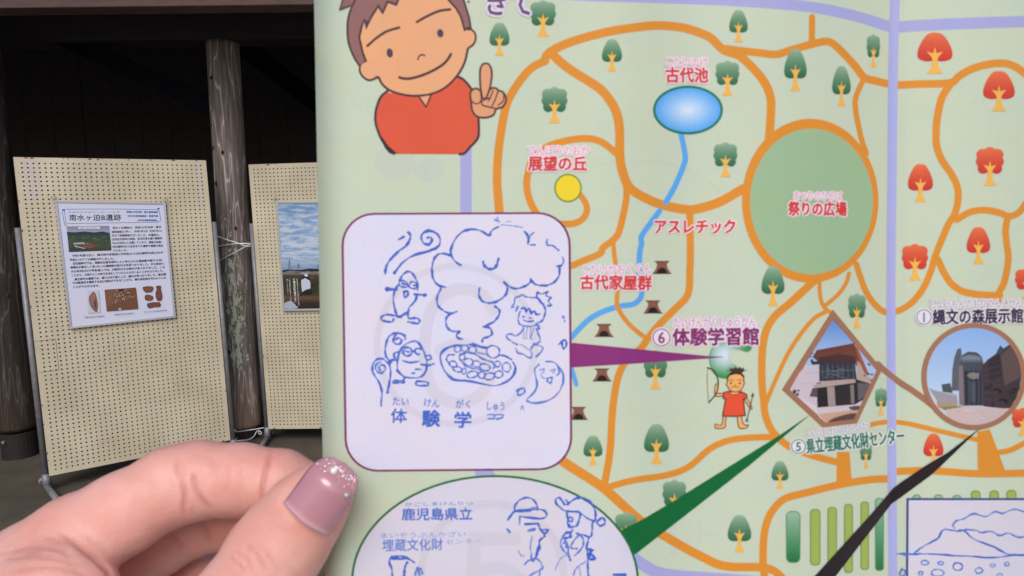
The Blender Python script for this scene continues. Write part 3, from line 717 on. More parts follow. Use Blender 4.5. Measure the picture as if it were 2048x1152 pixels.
road(B((1250, 570), (1245, 700), (1190, 940), (1140, 1020), (1050, 1090))+T(1140, 480, 4.8)((290, 130), (150, 190), (10, 250)), 13.5)
I8 = T(1140, 480, 4.8)
# stream, under the crossing paths
S.begin()
S.stroke(D((350, 115), (385, 300), (375, 380), (300, 560), (220, 705)), 11, BLU)
S.stroke(D((168, 775), (20, 980))+I8((688, 30), (670, 120), (665, 300), (690, 480), (672, 565), (600, 618), (480, 635), (330, 682), (200, 750), (100, 840), (0, 950)), 11, BLU)
S.stroke(T(1120, 640, 4.43)((90, 400), (115, 470), (145, 572)), 9, BLU)
S.end('printed_stream')
road(I8((415, 30), (430, 180), (455, 330), (455, 500), (450, 610), (480, 690), (560, 800), (660, 890), (745, 950)), 9)
road(D((425, 790), (430, 1150))+I8((1153, 100), (1150, 300), (1145, 460), (1110, 560), (1000, 670), (850, 820), (760, 930), (680, 1040))+T(1120, 640, 4.43)((640, 310), (560, 400), (505, 540), (470, 760), (460, 880))+T(1140, 820, 3.469)((276, 300), (238, 520)), 14.5)
J = T(1140, 820, 3.469)
road(J((-80, 330), (0, 390), (230, 540), (480, 760), (700, 900), (900, 1010), (1070, 1082), (1320, 1092), (1420, 1120), (1500, 1200)), lerp(20, 16))
road(J((235, 545), (430, 490), (680, 450), (830, 390), (970, 270), (1100, 212), (1250, 192), (1430, 188)), 13)
K = T(1400, 480, 4.8); L6 = T(1380, 680, 5.76); N8 = T(1500, 820, 3.469)
road(K((1110, 380), (980, 500), (860, 610), (720, 730), (640, 860), (605, 1000), (598, 1100))+L6((828, 250), (830, 500), (850, 700), (865, 850), (920, 1000), (1000, 1110))+N8((190, 190), (270, 250), (430, 315), (620, 365)), lerp(16, 14))
road(K((1148, 400), (1150, 500), (1170, 600), (1210, 665), (1260, 700)), 8)
road(K((1432, 320), (1400, 420), (1320, 530), (1190, 640)), 8)
road(K((1205, 690), (1100, 750), (1000, 860), (900, 1000), (815, 1150))+L6((960, 520), (880, 720)), 8.5)
S.poly(N8((603, 290), (690, 290), (705, 480), (600, 505)), OR, 'printed_path')
road(N8((960, 478), (850, 482), (700, 503), (560, 532), (400, 572), (250, 612), (170, 680), (120, 770), (95, 900), (92, 1080), (110, 1190)), 15)
Q = T(1740, 820, 3.469)
road(Q((180, 427), (400, 420), (700, 440), (900, 442), (1160, 435)), 14.5)
S.poly(Q((745, 150), (832, 135), (945, 440), (748, 442)), OR, 'printed_path')
road(Q((0, 105), (60, 90), (140, 82), (220, 88), (300, 102), (500, 150), (750, 207)), 9.5)
road(Q((890, 295), (970, 280), (1069, 232), (1200, 170)), 11)
# plaza
S.poly(ell(1620.5, 401.5, 136.5, 164, 72), OR, 'printed_ring_path')
S.poly(ell(1623, 403, 123, 146, 72), (152, 182, 146), 'printed_plaza')
# vertical lavender line on the fold
S.stroke([(1792, -60), (1788, 60), (1786, 160), (1784, 350), (1782, 600), (1783, 820), (1786, 1152), (1788, 1300)], lambda t: 20-2.5*t, (166, 170, 220), 'printed_lavender_road', smooth=5)
# pond
S.begin(); S.poly(ell(1376, 220, 70, 49, 60), (28, 118, 98))
cx, cy = 1376, 220; c0, c1 = (210, 224, 246), (86, 163, 234)
rings = 7; vs = [(cx, cy)]; 
for r in range(1, rings+1): vs += ell(cx, cy, 65*r/rings, 44*r/rings, 48)
fs = [(0, 1+k, 1+(k+1) % 48) for k in range(48)]
for r in range(rings-1): fs += [(1+r*48+k, 1+(r+1)*48+k, 1+(r+1)*48+(k+1) % 48, 1+r*48+(k+1) % 48) for k in range(48)]
S.emit(vs, fs, lambda x, y: tuple(a+(b_-a)*min(1, math.hypot((x-cx)/65, (y-cy)/44))**1.1 for a, b_ in zip(c0, c1)))
S.end('printed_pond')
S.begin(); S.poly(ell(1136, 376, 27.5, 28.5, 36), (110, 140, 60)); S.poly(ell(1136, 376, 24.5, 25.5, 36), (232, 206, 48)); S.end('printed_hill_dot')
# ---- trees
def tree(cx, y0, y1, wd, kind, pal):
    h = y1-y0; ch = h*.70; S.begin(60)
    top, bot = ((150, 178, 152), (44, 100, 68)) if pal == 'g' else ((224, 118, 70), (196, 52, 46))
    if kind == 'O': sh_ = [(0, 0), (.20, .05), (.36, .28), (.47, .55), (.50, .78), (.44, .93), (.25, 1), (0, .98), (-.25, 1), (-.44, .93), (-.50, .78), (-.47, .55), (-.36, .28), (-.20, .05)]
    else:
        sh_ = []; cl_ = [(0, .22, .21), (.27, .30, .215), (-.27, .30, .215), (.30, .55, .20), (-.30, .55, .20), (.24, .80, .20), (-.24, .80, .20), (0, .6, .36)]
        for k in range(56):
            a = 2*math.pi*k/56; dx, dy = math.sin(a), -math.cos(a); best = 0
            for x_, y_, r_ in cl_:
                ox, oy = -x_, .52-y_; bq = ox*dx+oy*dy; cq = ox*ox+oy*oy-r_*r_; dd = bq*bq-cq
                if dd > 0: best = max(best, -bq+math.sqrt(dd))
            sh_.append((dx*best, .52+dy*best))
    f = lambda x, y: tuple(a+(b_-a)*max(0, min(1, (y-y0)/ch))**.85 for a, b_ in zip(top, bot))
    S.poly([(cx+x*wd, y0+y*ch) for x, y in sh_], f, smooth=4 if kind == 'O' else 0, ycuts=[y0+ch*k/6 for k in range(1, 6)])
    tk = [(0, -.33), (.04, -.10), (.22, -.16), (.10, .02), (.07, .12), (.09, .40), (.22, .64), (-.22, .64), (-.09, .40), (-.07, .12), (-.10, .02), (-.22, -.16), (-.04, -.10)]
    ty = y0+ch*.82; th = (y1-ty)/.64
    S.poly([(cx+x*wd*1.05, ty+y*th) for x, y in tk], (232, 178, 84)); S.end('printed_tree')
for a in [(999, 45, 111, 40, 'O'), (1086, 0, 73, 52, 'C'), (1224, 78, 143, 40, 'O'), (1109, 173, 246, 52, 'C'), (1477, 20, 84, 37, 'O'), (1455, 121, 191, 48, 'C'), (1591, 98, 182, 45, 'O'), (1683, 132, 213, 37, 'O'), (1747, 68, 135, 27, 'C'), (1451, 284, 354, 48, 'C'), (1546, 532, 612, 46, 'O'), (1714, 586, 657, 36, 'C'), (1311, 700, 779, 47, 'C'), (1186, 871, 931, 38, 'O'), (1313, 848, 928, 50, 'O'), (1349, 959, 1035, 48, 'C'), (1252, 1024, 1095, 45, 'C'), (1479, 1030, 1105, 47, 'O'), (1560, 922, 978, 34, 'O'), (1732, 882, 937, 24, 'C'), (1762, 775, 830, 24, 'C')]: tree(*a, 'g')
for a in [(1870, 65, 147, 70, 'O'), (1998, 142, 222, 63, 'O'), (1841, 328, 404, 50, 'O'), (1980, 293, 371, 56, 'C'), (1957, 454, 528, 47, 'O'), (1830, 487, 561, 53, 'C'), (2056, 535, 598, 52, 'C'), (1867, 867, 932, 40, 'O'), (2046, 815, 872, 45, 'C')]: tree(*a, 'r')
# ---- ancient huts
for cx, y0, y1 in ((1324, 522, 547), (1306, 601, 626), (1208, 648, 673), (1204, 737, 762), (1157, 814, 839)):
    S.begin(60); h = y1-y0
    S.poly([(cx-13, y0), (cx+13, y0), (cx+9.5, y0+h*.3), (cx+12, y0+h*.62), (cx+18, y1), (cx-18, y1), (cx-12, y0+h*.62), (cx-9.5, y0+h*.3)], (132, 86, 72))
    S.stroke([(cx-13.5, y0+1), (cx+13.5, y0+1)], 2.4, (96, 62, 54), smooth=0)
    S.poly([(cx-10, y1)]+[(cx+10*math.cos(a), y1-.5-h*.45*math.sin(a)) for a in np.linspace(math.pi, 0, 10)]+[(cx+10, y1)], (38, 28, 30))
    S.stroke([(cx-18, y1), (cx+18, y1)], 1.8, (60, 40, 38), smooth=0); S.end('printed_hut')
# ---- bars in the car park
for x0, x1, y0, y1, g_ in ((1572, 1601, 1022, 1126, 1), (1620, 1641, 1018, 1131, 0), (1655, 1674, 1014, 1138, 0), (1688, 1706, 1008, 1146, 0), (1721, 1738, 1003, 1140, 0), (1750, 1768, 996, 1142, 1), (1825, 1842, 989, 1060, 1), (1868, 1886, 989, 1060, 1), (1905, 1923, 990, 1060, 1), (1942, 1961, 981, 1060, 0), (1979, 1998, 981, 1060, 0), (2013, 2033, 980, 1060, 0)):
    def rr(x0, y0, x1, y1, r): return [(cx_+r*math.cos(a), cy_+r*math.sin(a)) for cx_, cy_, s_ in ((x0+r, y0+r, 180), (x1-r, y0+r, 270), (x1-r, y1-r, 0), (x0+r, y1-r, 90)) for a in np.radians(np.linspace(s_, s_+90, 6))]
    S.begin(60); r = (x1-x0)*.38
    S.poly(rr(x0, y0, x1, y1, r), (84, 142, 104) if g_ else (98, 142, 84))
    fcol = (lambda x, y, y0=y0, y1=y1: tuple(a+(b_-a)*max(0, min(1, (y-y0)/(y1-y0))) for a, b_ in zip((152, 186, 160), (34, 112, 62)))) if g_ else (156, 176, 84)
    S.poly(rr(x0+2, y0+2, x1-2, y1-2, r*.8), fcol, ycuts=[y0+(y1-y0)*k/6 for k in range(1, 6)]); S.end('printed_green_bar')
S.layer = 64
# ---- learning hall blob, with a pale centre
pts = L6((330, 40), (250, 100), (222, 180), (225, 260), (250, 350), (300, 410), (370, 442), (450, 436), (520, 380), (545, 310), (480, 258), (445, 200), (450, 145), (490, 112), (560, 108), (660, 135), (700, 115), (718, 70), (712, 40))
gc = L6((400, 175))[0]
S.begin(); S.poly([p for p in pts], (52, 128, 72), smooth=4)
pc = np.mean(pts, 0); inn = catmull([tuple(np.array(p)+(np.array([1452, 716])-np.array(p))*.04) for p in pts], 4, True)
S.poly(inn, lambda x, y: tuple(a+(b_-a)*min(1, math.hypot(x-gc[0], y-gc[1])/42)**1.5 for a, b_ in zip((214, 222, 240), (66, 142, 84))), ycuts=range(690, 762, 6)); S.end('printed_hall_blob')
S.poly(T(1120, 640, 4.43)((95, 200), (740, 263), (1320, 320), (1465, 328), (1320, 341), (740, 381), (95, 421)), (134, 50, 118), 'printed_pointer')
S.poly([(1240, 1062), (1290, 1036), (1339, 1007), (1560, 870), (1622, 828), (1500, 930), (1273, 1107), (1262, 1112)], (14, 100, 52), 'printed_pointer')
# ---- photographs in frames
BR = (158, 112, 88)
S.stroke([(1756, 728), (1766, 738), (1783, 752), (1800, 765), (1825, 781), (1850, 799), (1872, 816)], 12, BR, 'printed_frame_link')
V2 = T(1540, 600, 4.115)
S.begin(); S.poly(V2((517, 78), (925, 572), (700, 1010), (430, 1045), (98, 738)), BR)
inner = V2((517, 165), (905, 580), (705, 1000), (480, 1025), (165, 738))
S.poly(inner, (208, 198, 208))
S.poly(V2((517, 165), (905, 580), (880, 640), (650, 640), (330, 560), (290, 530)), grad([(640, (96, 138, 208)), (700, (150, 180, 226)), (740, (170, 190, 226))]), ycuts=(660, 680, 700, 720))
S.poly(V2((385, 412), (690, 355), (800, 600), (760, 640), (700, 520), (385, 500), (350, 470)), (108, 62, 54))
S.poly(V2((400, 470), (560, 440), (700, 470), (705, 520), (400, 520)), (74, 48, 50))
S.poly(V2((330, 500), (420, 510), (700, 515), (715, 660), (400, 670), (380, 590)), (52, 54, 66))
for k in range(16): S.poly(V2(*ell(random.uniform(420, 700), random.uniform(530, 650), random.uniform(8, 34), random.uniform(4, 14), 7, random.random())), random.choice([(72, 80, 98), (40, 42, 50), (90, 104, 120), (58, 56, 64)]))
S.poly(V2((718, 500), (740, 520), (790, 620), (850, 655), (820, 690), (715, 660)), (178, 156, 150))
S.poly(V2((700, 380), (725, 400), (815, 610), (800, 625), (740, 520)), (150, 90, 66))
S.poly(V2((300, 540), (405, 530), (405, 880), (300, 830), (165, 735), (240, 600)), (198, 186, 198))
S.poly(V2((385, 680), (700, 650), (830, 690), (770, 820), (700, 860), (390, 885)), (42, 38, 44))
S.poly(V2((470, 715), (530, 710), (540, 870), (480, 875)), (158, 142, 142)); S.poly(V2((660, 700), (690, 696), (695, 850), (668, 855)), (130, 118, 120))
S.poly(V2((350, 705), (470, 665), (700, 650), (705, 680), (380, 725)), (172, 156, 152))
S.poly(V2((350, 725), (390, 720), (390, 800), (325, 795)), (84, 78, 88)); S.poly(V2((720, 680), (830, 690), (780, 800), (725, 830)), (98, 92, 100))
S.poly(V2((390, 885), (700, 865), (790, 830), (740, 940), (700, 1000), (480, 1025), (400, 960)), (202, 188, 200))
S.poly(V2((400, 940), (720, 900), (705, 1000), (480, 1025)), (196, 160, 138))
S.poly(V2((480, 1000), (560, 960), (705, 930), (690, 1000), (540, 1020)), (92, 68, 66), smooth=3); S.poly(V2((650, 880), (740, 870), (730, 905), (670, 905)), (84, 76, 84), smooth=2)
for k in range(30):
    x, y = random.choice([(random.uniform(330, 400), random.uniform(430, 510)), (random.uniform(770, 880), random.uniform(480, 660)), (random.uniform(185, 240), random.uniform(742, 785))])
    S.poly(V2(*ell(x, y, random.uniform(5, 16), random.uniform(4, 10), 6, random.random())), random.choice([(44, 50, 58), (66, 74, 84), (56, 52, 56)]))
for k in range(7): S.stroke(V2((430+k*42, 540-k*1.5), (436+k*42, 650-k*1.5)), 1.0, (104, 112, 128), smooth=0)
S.stroke(V2((405, 590), (705, 575)), 1.1, (112, 118, 130), smooth=0); S.stroke(V2((470, 600), (660, 655)), .9, (130, 128, 132), smooth=0)
for k in range(9): S.stroke(V2((400+k*34, 420-k*7), (415+k*34, 468-k*7)), .9, (76, 44, 40), smooth=0)
for k in range(3): S.stroke(V2((395, 440+k*14), (690, 385+k*20)), .8, (132, 80, 66), smooth=0)
for k in range(7): S.stroke(V2((545+k*18, 712), (548+k*18, 862)), .8, (70, 66, 72), smooth=0)
S.stroke(V2((300, 600), (400, 592)), .8, (170, 158, 170), smooth=0); S.stroke(V2((250, 690), (400, 680)), .8, (172, 160, 172), smooth=0)
S.stroke(V2((517, 124), (900, 576), (704, 998), (440, 1030), (134, 738)), 9, BR, smooth=0, closed=True)
S.end('printed_photo')
W3 = T(1800, 590, 3.972)
S.begin(); S.poly(ell(1948, 753, 104.5, 107, 60), BR); 
def inC(pts): 
    out = []
    for x, y in pts:
        dx, dy = (x-1948)/94.5, (y-753)/97; r = math.hypot(dx, dy)
        out.append((x, y) if r <= 1 else (1948+dx/r*94.5, 753+dy/r*97))
    return out
S.poly(ell(1948, 753, 94.5, 97, 60), grad([(655, (136, 172, 226)), (780, (176, 200, 232)), (800, (190, 200, 215))]), ycuts=range(670, 800, 20))
def den(pts, n=6):
    o = []
    for a, b_ in zip(pts, pts[1:]+pts[:1]):
        o += [(a[0]+(b_[0]-a[0])*k/n, a[1]+(b_[1]-a[1])*k/n) for k in range(n)]
    return o
def cp(q, c, **k): S.poly(inC(den(W3(*q))), c, **k)
cp(((410, 760), (415, 600), (430, 500), (455, 430), (485, 420), (490, 470), (470, 560), (510, 760)), (88, 92, 104))
cp(((470, 560), (490, 480), (540, 450), (610, 455), (650, 490), (665, 560)), (72, 78, 90)); cp(((490, 500), (540, 475), (600, 478), (640, 505), (645, 530), (490, 530)), (110, 122, 136))
cp(((470, 555), (650, 550), (660, 880), (500, 880)), (70, 74, 88)); cp(((500, 600), (640, 600), (650, 870), (512, 870)), (52, 54, 66))
cp(((530, 640), (560, 615), (630, 620), (625, 660), (570, 670)), (140, 134, 128)); cp(((555, 690), (600, 690), (600, 850), (560, 850)), (76, 82, 98))
cp(((465, 560), (500, 560), (510, 875), (470, 875)), (120, 112, 118))
cp(((650, 560), (700, 510), (780, 455), (880, 385), (1000, 340), (1000, 960), (860, 905), (660, 885)), (64, 54, 60))
cp(((800, 480), (880, 400), (960, 420), (990, 640), (830, 720)), (92, 76, 76))
cp(((700, 520), (790, 460), (810, 640), (720, 700)), (52, 46, 54)); cp(((760, 470), (795, 400), (830, 430), (800, 470)), (60, 72, 84))
for k in range(14): cp(ell(random.uniform(680, 920), random.uniform(720, 880), random.uniform(10, 34), random.uniform(8, 22), 7), random.choice([(40, 36, 42), (30, 28, 34), (58, 50, 54)]))
cp(((230, 740), (330, 770), (450, 790), (462, 870), (300, 850)), (150, 148, 160)); cp(((330, 710), (400, 700), (420, 780), (340, 770)), (74, 84, 88))
cp(((290, 850), (420, 850), (460, 880), (360, 915), (300, 890)), (168, 140, 124)); cp(((330, 890), (520, 878), (420, 912), (350, 915)), (122, 128, 82))
cp(((360, 912), (520, 885), (880, 905), (860, 960), (760, 1100), (420, 1100)), (196, 176, 178))
for k in range(8): S.stroke(W3((505+k*20, 598), (512+k*19, 866)), .9, random.choice([(92, 98, 114), (38, 40, 50)]), smooth=0)
for k in range(4): S.stroke(W3((494, 492+k*13), (644, 494+k*13)), 1.0, random.choice([(138, 150, 162), (64, 70, 82)]), smooth=0)
for k in range(6): S.stroke(W3((655, 600+k*46), (800, 560+k*52)), .8, (88, 76, 82), smooth=0)
for k in range(7): S.stroke(W3((425+k*6, 600), (420+k*7, 760)), .8, (108, 112, 122), smooth=0)
S.stroke(W3((250, 750), (455, 800)), 1.2, (190, 188, 196), smooth=0)
for k in range(24): cp(ell(random.uniform(430, 820), random.uniform(910, 1010), random.uniform(6, 24), random.uniform(3, 8), 7), random.choice([(208, 190, 192), (184, 164, 168), (200, 178, 176)]))
S.end('printed_photo')
S.poly([(1965, 853), (1942, 870), (1896, 905), (1855, 929), (1800, 966), (1786, 977), (1740, 1031), (1630, 1152), (1590, 1200), (1640, 1200), (1672, 1152), (1740, 1064), (1783, 1008), (1800, 996), (1860, 952), (1878, 936), (1942, 874)], (40, 32, 36), 'printed_pointer')
# ---- labels
S.layer = 130
RED = (206, 62, 62); PNK = (206, 138, 168); HAL = (232, 216, 226); PUR = (128, 46, 108); PPU = (170, 120, 170)
def lab(b_, x0, y0, x1, y1, h, c, bold=.03, hw=.14, hc=HAL):
    S.layer = 132 if h > 22 else 150
    h *= 1.12
    S.text(b_, (x0, y0), (x1, y1), h, c, 'printed_label', bold, hc, hw)
lab('こだいいけ', 1332, 123, 1415, 123, 20, PNK, .0, .13); lab('古代池', 1332, 150, 1416, 150, 29, RED, .04, .12)
lab('でんぼうのおか', 1056, 301, 1179, 301, 20, PNK, .0, .13); lab('展望の丘', 1057, 327, 1173, 327, 28, RED, .04, .12)
lab('アスレチック', 1310, 453, 1470, 453, 28, RED, .04, .12)
lab('まつりのひろば', 1588, 391, 1684, 392, 18, PNK, .0, .13); lab('祭りの広場', 1577, 417, 1693, 418, 27, RED, .04, .12)
lab('こだいかおくぐん', 1165, 539, 1303, 537, 20, PNK, .0, .13); lab('古代家屋群', 1161, 564, 1303, 566, 28, RED, .04, .12)
def circ(ch, x, y, r, c, fc=HAL):
    S.begin(150); S.poly(ell(x, y, r+3.5, r+3.5, 30), fc); S.stroke(ell(x, y, r, r, 30), 2, c, closed=True, smooth=0)
    v, f = glyphs(ch, .02); xs = [p[0] for p in v]; mx_ = (min(xs)+max(xs))/2
    S.emit([(x+(a-mx_)*r*1.75, y-(b_-.355)*r*1.85) for a, b_ in v], f, c); S.end('printed_label')
lab('体験学習館', 1346, 674, 1517, 672, 34, PUR, .04, .11); lab('たいけんがくしゅうかん', 1347, 645, 1512, 643, 20, PPU, .0, .16); circ('6', 1323, 675, 17, PUR)
lab('縄文の森展示館', 1866, 634, 2046, 631, 29, (58, 48, 78), .035, .11, (220, 216, 226)); lab('じょうもんのもりてんじかん', 1863, 608, 2044, 606, 18, (150, 146, 166), .0, .16, (220, 216, 226)); circ('1', 1848, 634, 14.5, (120, 115, 150), (220, 216, 226))
lab('けんりつまいぞうぶんかざいせんたー', 1615, 867, 1738, 850, 16, (140, 146, 158), .0, .18, (218, 218, 222)); lab('県立埋蔵文化財センター', 1613, 893, 1808, 871, 29, (36, 112, 88), .03, .11, (218, 222, 222)); circ('5', 1597, 893, 14, (70, 110, 110), (218, 222, 222))
lab('きて', 975, 4, 1064, 6, 52, (104, 76, 122), .02, .10, (214, 208, 224)); S.poly(ell(937, 3, 2.4, 2.4, 10), (104, 76, 122), 'printed_dot')
#BOY
# ---- printed boy pointing upward
a1 = T(620, 0, 4.267); b6 = T(660, 260, 6.02)
SK = (226, 166, 124); OUT = (74, 54, 60); SH = (214, 88, 62); HR = (140, 100, 98)
S.begin()
S.layer = 66
shirt = a1((640, 790), (590, 850), (562, 950), (560, 1045), (585, 1130))+b6((600, 60), (660, 170), (740, 265), (800, 288), (1540, 290), (1620, 278), (1700, 190), (1760, 110), (1790, 0))+a1((1440, 990), (1425, 900), (1400, 800), (1370, 740), (1310, 680), (1250, 650), (1160, 745), (1040, 805), (900, 820), (780, 800))
S.poly(shirt, SH)
S.stroke(a1((660, 778), (610, 820), (580, 880), (560, 960), (560, 1050), (585, 1130))+b6((620, 110), (700, 230), (770, 285)), 5, OUT)
S.poly(b6((600, 80), (640, 100), (700, 190), (810, 284), (720, 284), (660, 215)), (52, 44, 52))
S.stroke(a1((1250, 650), (1310, 680), (1370, 750), (1400, 820), (1430, 930), (1438, 1010))+b6((1790, 60), (1750, 140), (1690, 200), (1620, 278), (1560, 288)), 5, OUT)
S.poly(a1((925, 815), (990, 912), (1038, 800)), SK); S.stroke(a1((925, 820), (990, 912), (1038, 800)), 3.5, OUT, smooth=0)
S.end('printed_boy')
head = a1((390, -60), (405, 300), (430, 430), (470, 520), (560, 650), (590, 660), (620, 720), (680, 770), (780, 803), (900, 817), (1040, 800), (1160, 742), (1260, 640), (1320, 530), (1345, 420), (1342, 250), (1290, 120), (1210, -60))
S.begin()
S.poly(a1((475, 520), (432, 560), (425, 600), (450, 650), (500, 682), (560, 665), (620, 640), (600, 540)), SK, smooth=3)
S.poly(a1((1310, 260), (1345, 248), (1385, 255), (1412, 290), (1412, 340), (1390, 385), (1340, 418), (1310, 400)), SK, smooth=3)
S.stroke(a1((468, 525), (435, 545), (424, 600), (450, 652), (502, 684), (560, 668), (585, 655)), 4, OUT)
S.stroke(a1((1330, 262), (1370, 250), (1408, 285), (1412, 340), (1390, 382), (1345, 414)), 4, OUT)
S.poly(head, SK)
S.stroke(a1((562, 662), (585, 660), (615, 715), (680, 770), (780, 804), (900, 818), (1040, 800), (1160, 742), (1260, 640), (1320, 530), (1347, 415)), 4.5, OUT)
hairL = a1((700, -60), (390, -60), (340, 100), (320, 200), (323, 330), (350, 430), (388, 510), (425, 565), (442, 538), (478, 520), (450, 450), (420, 320), (440, 230), (465, 170), (480, 240), (520, 150), (582, 50), (620, 110), (662, 15), (735, 40), (770, -40))
S.poly(a1((385, -45), (430, -180), (600, -300), (850, -330), (1100, -250), (1305, -50), (1165, -45), (1000, -110), (770, -45)), HR)
S.poly(hairL, HR)
S.stroke(a1((385, 0), (340, 100), (320, 200), (323, 330), (350, 430), (388, 510), (425, 565)), 4, OUT)
S.stroke(a1((478, 520), (450, 450), (420, 320), (440, 230), (465, 170), (480, 240), (520, 150), (582, 50), (620, 110), (662, 15), (735, 40), (770, -40)), 4.5, OUT, smooth=0)
S.poly(a1((455, 160), (490, 180), (520, 160), (482, 244)), (66, 60, 74))
S.poly(a1((385, -30), (290, -30), (256, 76), (300, 62), (350, 48)), HR); S.stroke(a1((285, -20), (256, 76), (300, 62), (355, 46)), 4, (96, 72, 76), smooth=0)
hr = a1((1160, -60), (1180, 0), (1250, 75), (1290, 150), (1320, 252), (1345, 240), (1372, 240), (1358, 150), (1330, 60), (1300, -60))
S.poly(hr, HR); S.stroke(a1((1165, -20), (1200, 20), (1250, 75), (1290, 150), (1320, 256), (1345, 240), (1372, 240), (1358, 150), (1330, 60), (1305, -20)), 4, OUT, smooth=0)
S.stroke(a1((490, 392), (560, 330), (650, 270), (760, 235)), 5.2, (84, 56, 58)); S.stroke(a1((912, 188), (1000, 138), (1100, 95), (1195, 80)), 5.2, (84, 56, 58))
S.poly(a1(*ell(681, 452, 27, 40, 20, -.15)), (76, 64, 84)); S.poly(a1(*ell(1112, 284, 27, 36, 20, -.15)), (76, 64, 84))
S.stroke(a1((922, 506), (930, 482), (955, 466), (978, 474)), 3.4, (96, 64, 60))
S.stroke(a1((763, 660), (800, 670), (860, 669), (950, 645), (1060, 597), (1140, 545), (1180, 500), (1202, 462)), 5.4, (86, 54, 56))
S.end('printed_boy')
S.begin(); HS = (218, 156, 116); LN = (88, 58, 58)
fist = a1((1368, 800), (1385, 768), (1420, 755), (1455, 775), (1500, 800), (1545, 755), (1585, 752), (1610, 772), (1650, 790), (1674, 850), (1645, 910), (1590, 930), (1565, 980), (1500, 1003), (1430, 995), (1388, 950), (1376, 880))
S.poly(fist, HS, smooth=4); S.stroke(fist, 4, LN, closed=True)
fg = a1((1452, 700), (1452, 600), (1470, 553), (1500, 541), (1530, 553), (1549, 600), (1548, 680), (1530, 770), (1500, 838), (1474, 838), (1460, 780))
S.poly(fg, HS, smooth=4); S.stroke(fg, 4, LN, closed=True)
S.stroke(a1((1366, 830), (1385, 868), (1420, 886), (1450, 872), (1462, 840), (1455, 790)), 2.6, LN)
S.stroke(a1((1530, 835), (1470, 862), (1472, 895), (1520, 912), (1590, 928)), 3, LN)
for q in (((1605, 778), (1580, 850), (1550, 915)), ((1652, 800), (1650, 860), (1605, 898)), ((1562, 770), (1540, 830), (1520, 862))): S.stroke(a1(*q), 2.6, LN)
S.end('printed_boy')
# ---- printed hunter with a bow
S.begin(66); h = L6; LN = (70, 44, 40); HK = (232, 170, 104)
def ps(q, c, lw=1.8, sm=3, lc=LN): S.poly(h(*q), c, smooth=sm); S.stroke(h(*q), lw, lc, closed=True, smooth=sm)
ps(((385, 880), (415, 880), (408, 950), (400, 1010), (300, 1018), (288, 975), (310, 970), (330, 985), (370, 970)), HK)
ps(((548, 880), (590, 880), (610, 960), (650, 985), (668, 975), (665, 1000), (640, 1016), (565, 1012)), HK)
ps(((300, 615), (380, 615), (400, 640), (300, 650), (285, 600), (290, 520), (310, 505), (322, 520), (310, 600)), HK)
ps(((630, 690), (655, 670), (700, 750), (715, 790), (695, 800), (680, 770)), HK)
ps(((375, 875), (410, 680), (380, 670), (390, 605), (450, 590), (520, 630), (590, 595), (655, 630), (655, 665), (615, 680), (635, 870), (500, 880)), (222, 82, 54), 2.4, 0)
ps(((465, 600), (565, 595), (545, 625), (485, 625)), HK, 1, 2)
ps(((430, 530), (415, 510), (430, 490), (430, 430), (480, 395), (560, 390), (615, 420), (620, 480), (628, 500), (615, 525), (590, 575), (525, 600), (465, 580)), HK)
S.poly(h((425, 500), (425, 430), (460, 380), (520, 360), (580, 365), (625, 410), (628, 480), (612, 430), (580, 400), (520, 392), (460, 410), (440, 440)), (40, 28, 30))
S.poly(h((405, 347), (470, 340), (440, 315), (500, 330), (520, 310), (545, 330), (575, 305), (590, 330), (625, 315), (620, 345), (678, 350), (625, 358), (590, 385), (490, 380), (460, 355)), (70, 48, 44))
for q in (((440, 470), (470, 458), (505, 466)), ((545, 466), (575, 456), (600, 468)), ((478, 548), (520, 536), (565, 546)), ((515, 525), (525, 518))): S.stroke(h(*q), 1.6, (150, 90, 60))
for x in (472, 573): S.poly(h(*ell(x, 498, 11, 15, 10)), (70, 50, 40))
S.stroke(h((200, 318), (270, 350), (315, 430), (325, 520), (300, 620), (215, 722)), 2.6, (62, 46, 44)); S.stroke(h((205, 325), (198, 480), (215, 720)), 1.2, (120, 110, 105))
S.stroke(h((728, 615), (700, 740), (655, 930)), 2, (62, 52, 52), smooth=0); S.poly(h((728, 605), (740, 655), (700, 645)), (60, 54, 56)); S.stroke(h((640, 940), (655, 905), (672, 945)), 1.6, (62, 52, 52), smooth=0)
S.end('printed_hunter')
# ---- stamp panel
PU = (120, 50, 100)
S.layer = 68
def rpanel(c, r):
    out = []
    for i in range(4):
        p = np.array(c[i], float); a = np.array(c[i-1], float)-p; b_ = np.array(c[(i+1) % 4], float)-p
        a /= np.hypot(*a); b_ /= np.hypot(*b_)
        for k in range(9):
            t_ = k/8*math.pi/2; out.append(tuple(p+a*r*(1-math.sin(t_))+b_*r*(1-math.cos(t_))))
    return out
S.begin(); S.poly(rpanel([(682, 426), (1141, 424), (1145, 940), (690, 944)], 66), PU)
S.poly(rpanel([(686.5, 430), (1136.5, 428), (1140.5, 936), (694.5, 940)], 62), WHT); S.end('stamp_panel')
S.begin(); GH = (208, 204, 221)
S.stroke(ell(912, 690, 158, 158, 50), 13, GH, closed=True, smooth=0)
S.stroke([(985, 620), (965, 590), (925, 578), (885, 592), (856, 640), (850, 720), (866, 780), (910, 806), (958, 792), (978, 750), (962, 704), (920, 688), (880, 700)], 24, GH)
S.end('printed_numeral')
ST = (66, 102, 196); ST2 = (92, 122, 202); ST3 = (134, 154, 210)
pa = T(680, 430, 4.268); pb = T(880, 430, 4.268); pc_ = T(680, 650, 3.84); pd = T(880, 650, 3.84)
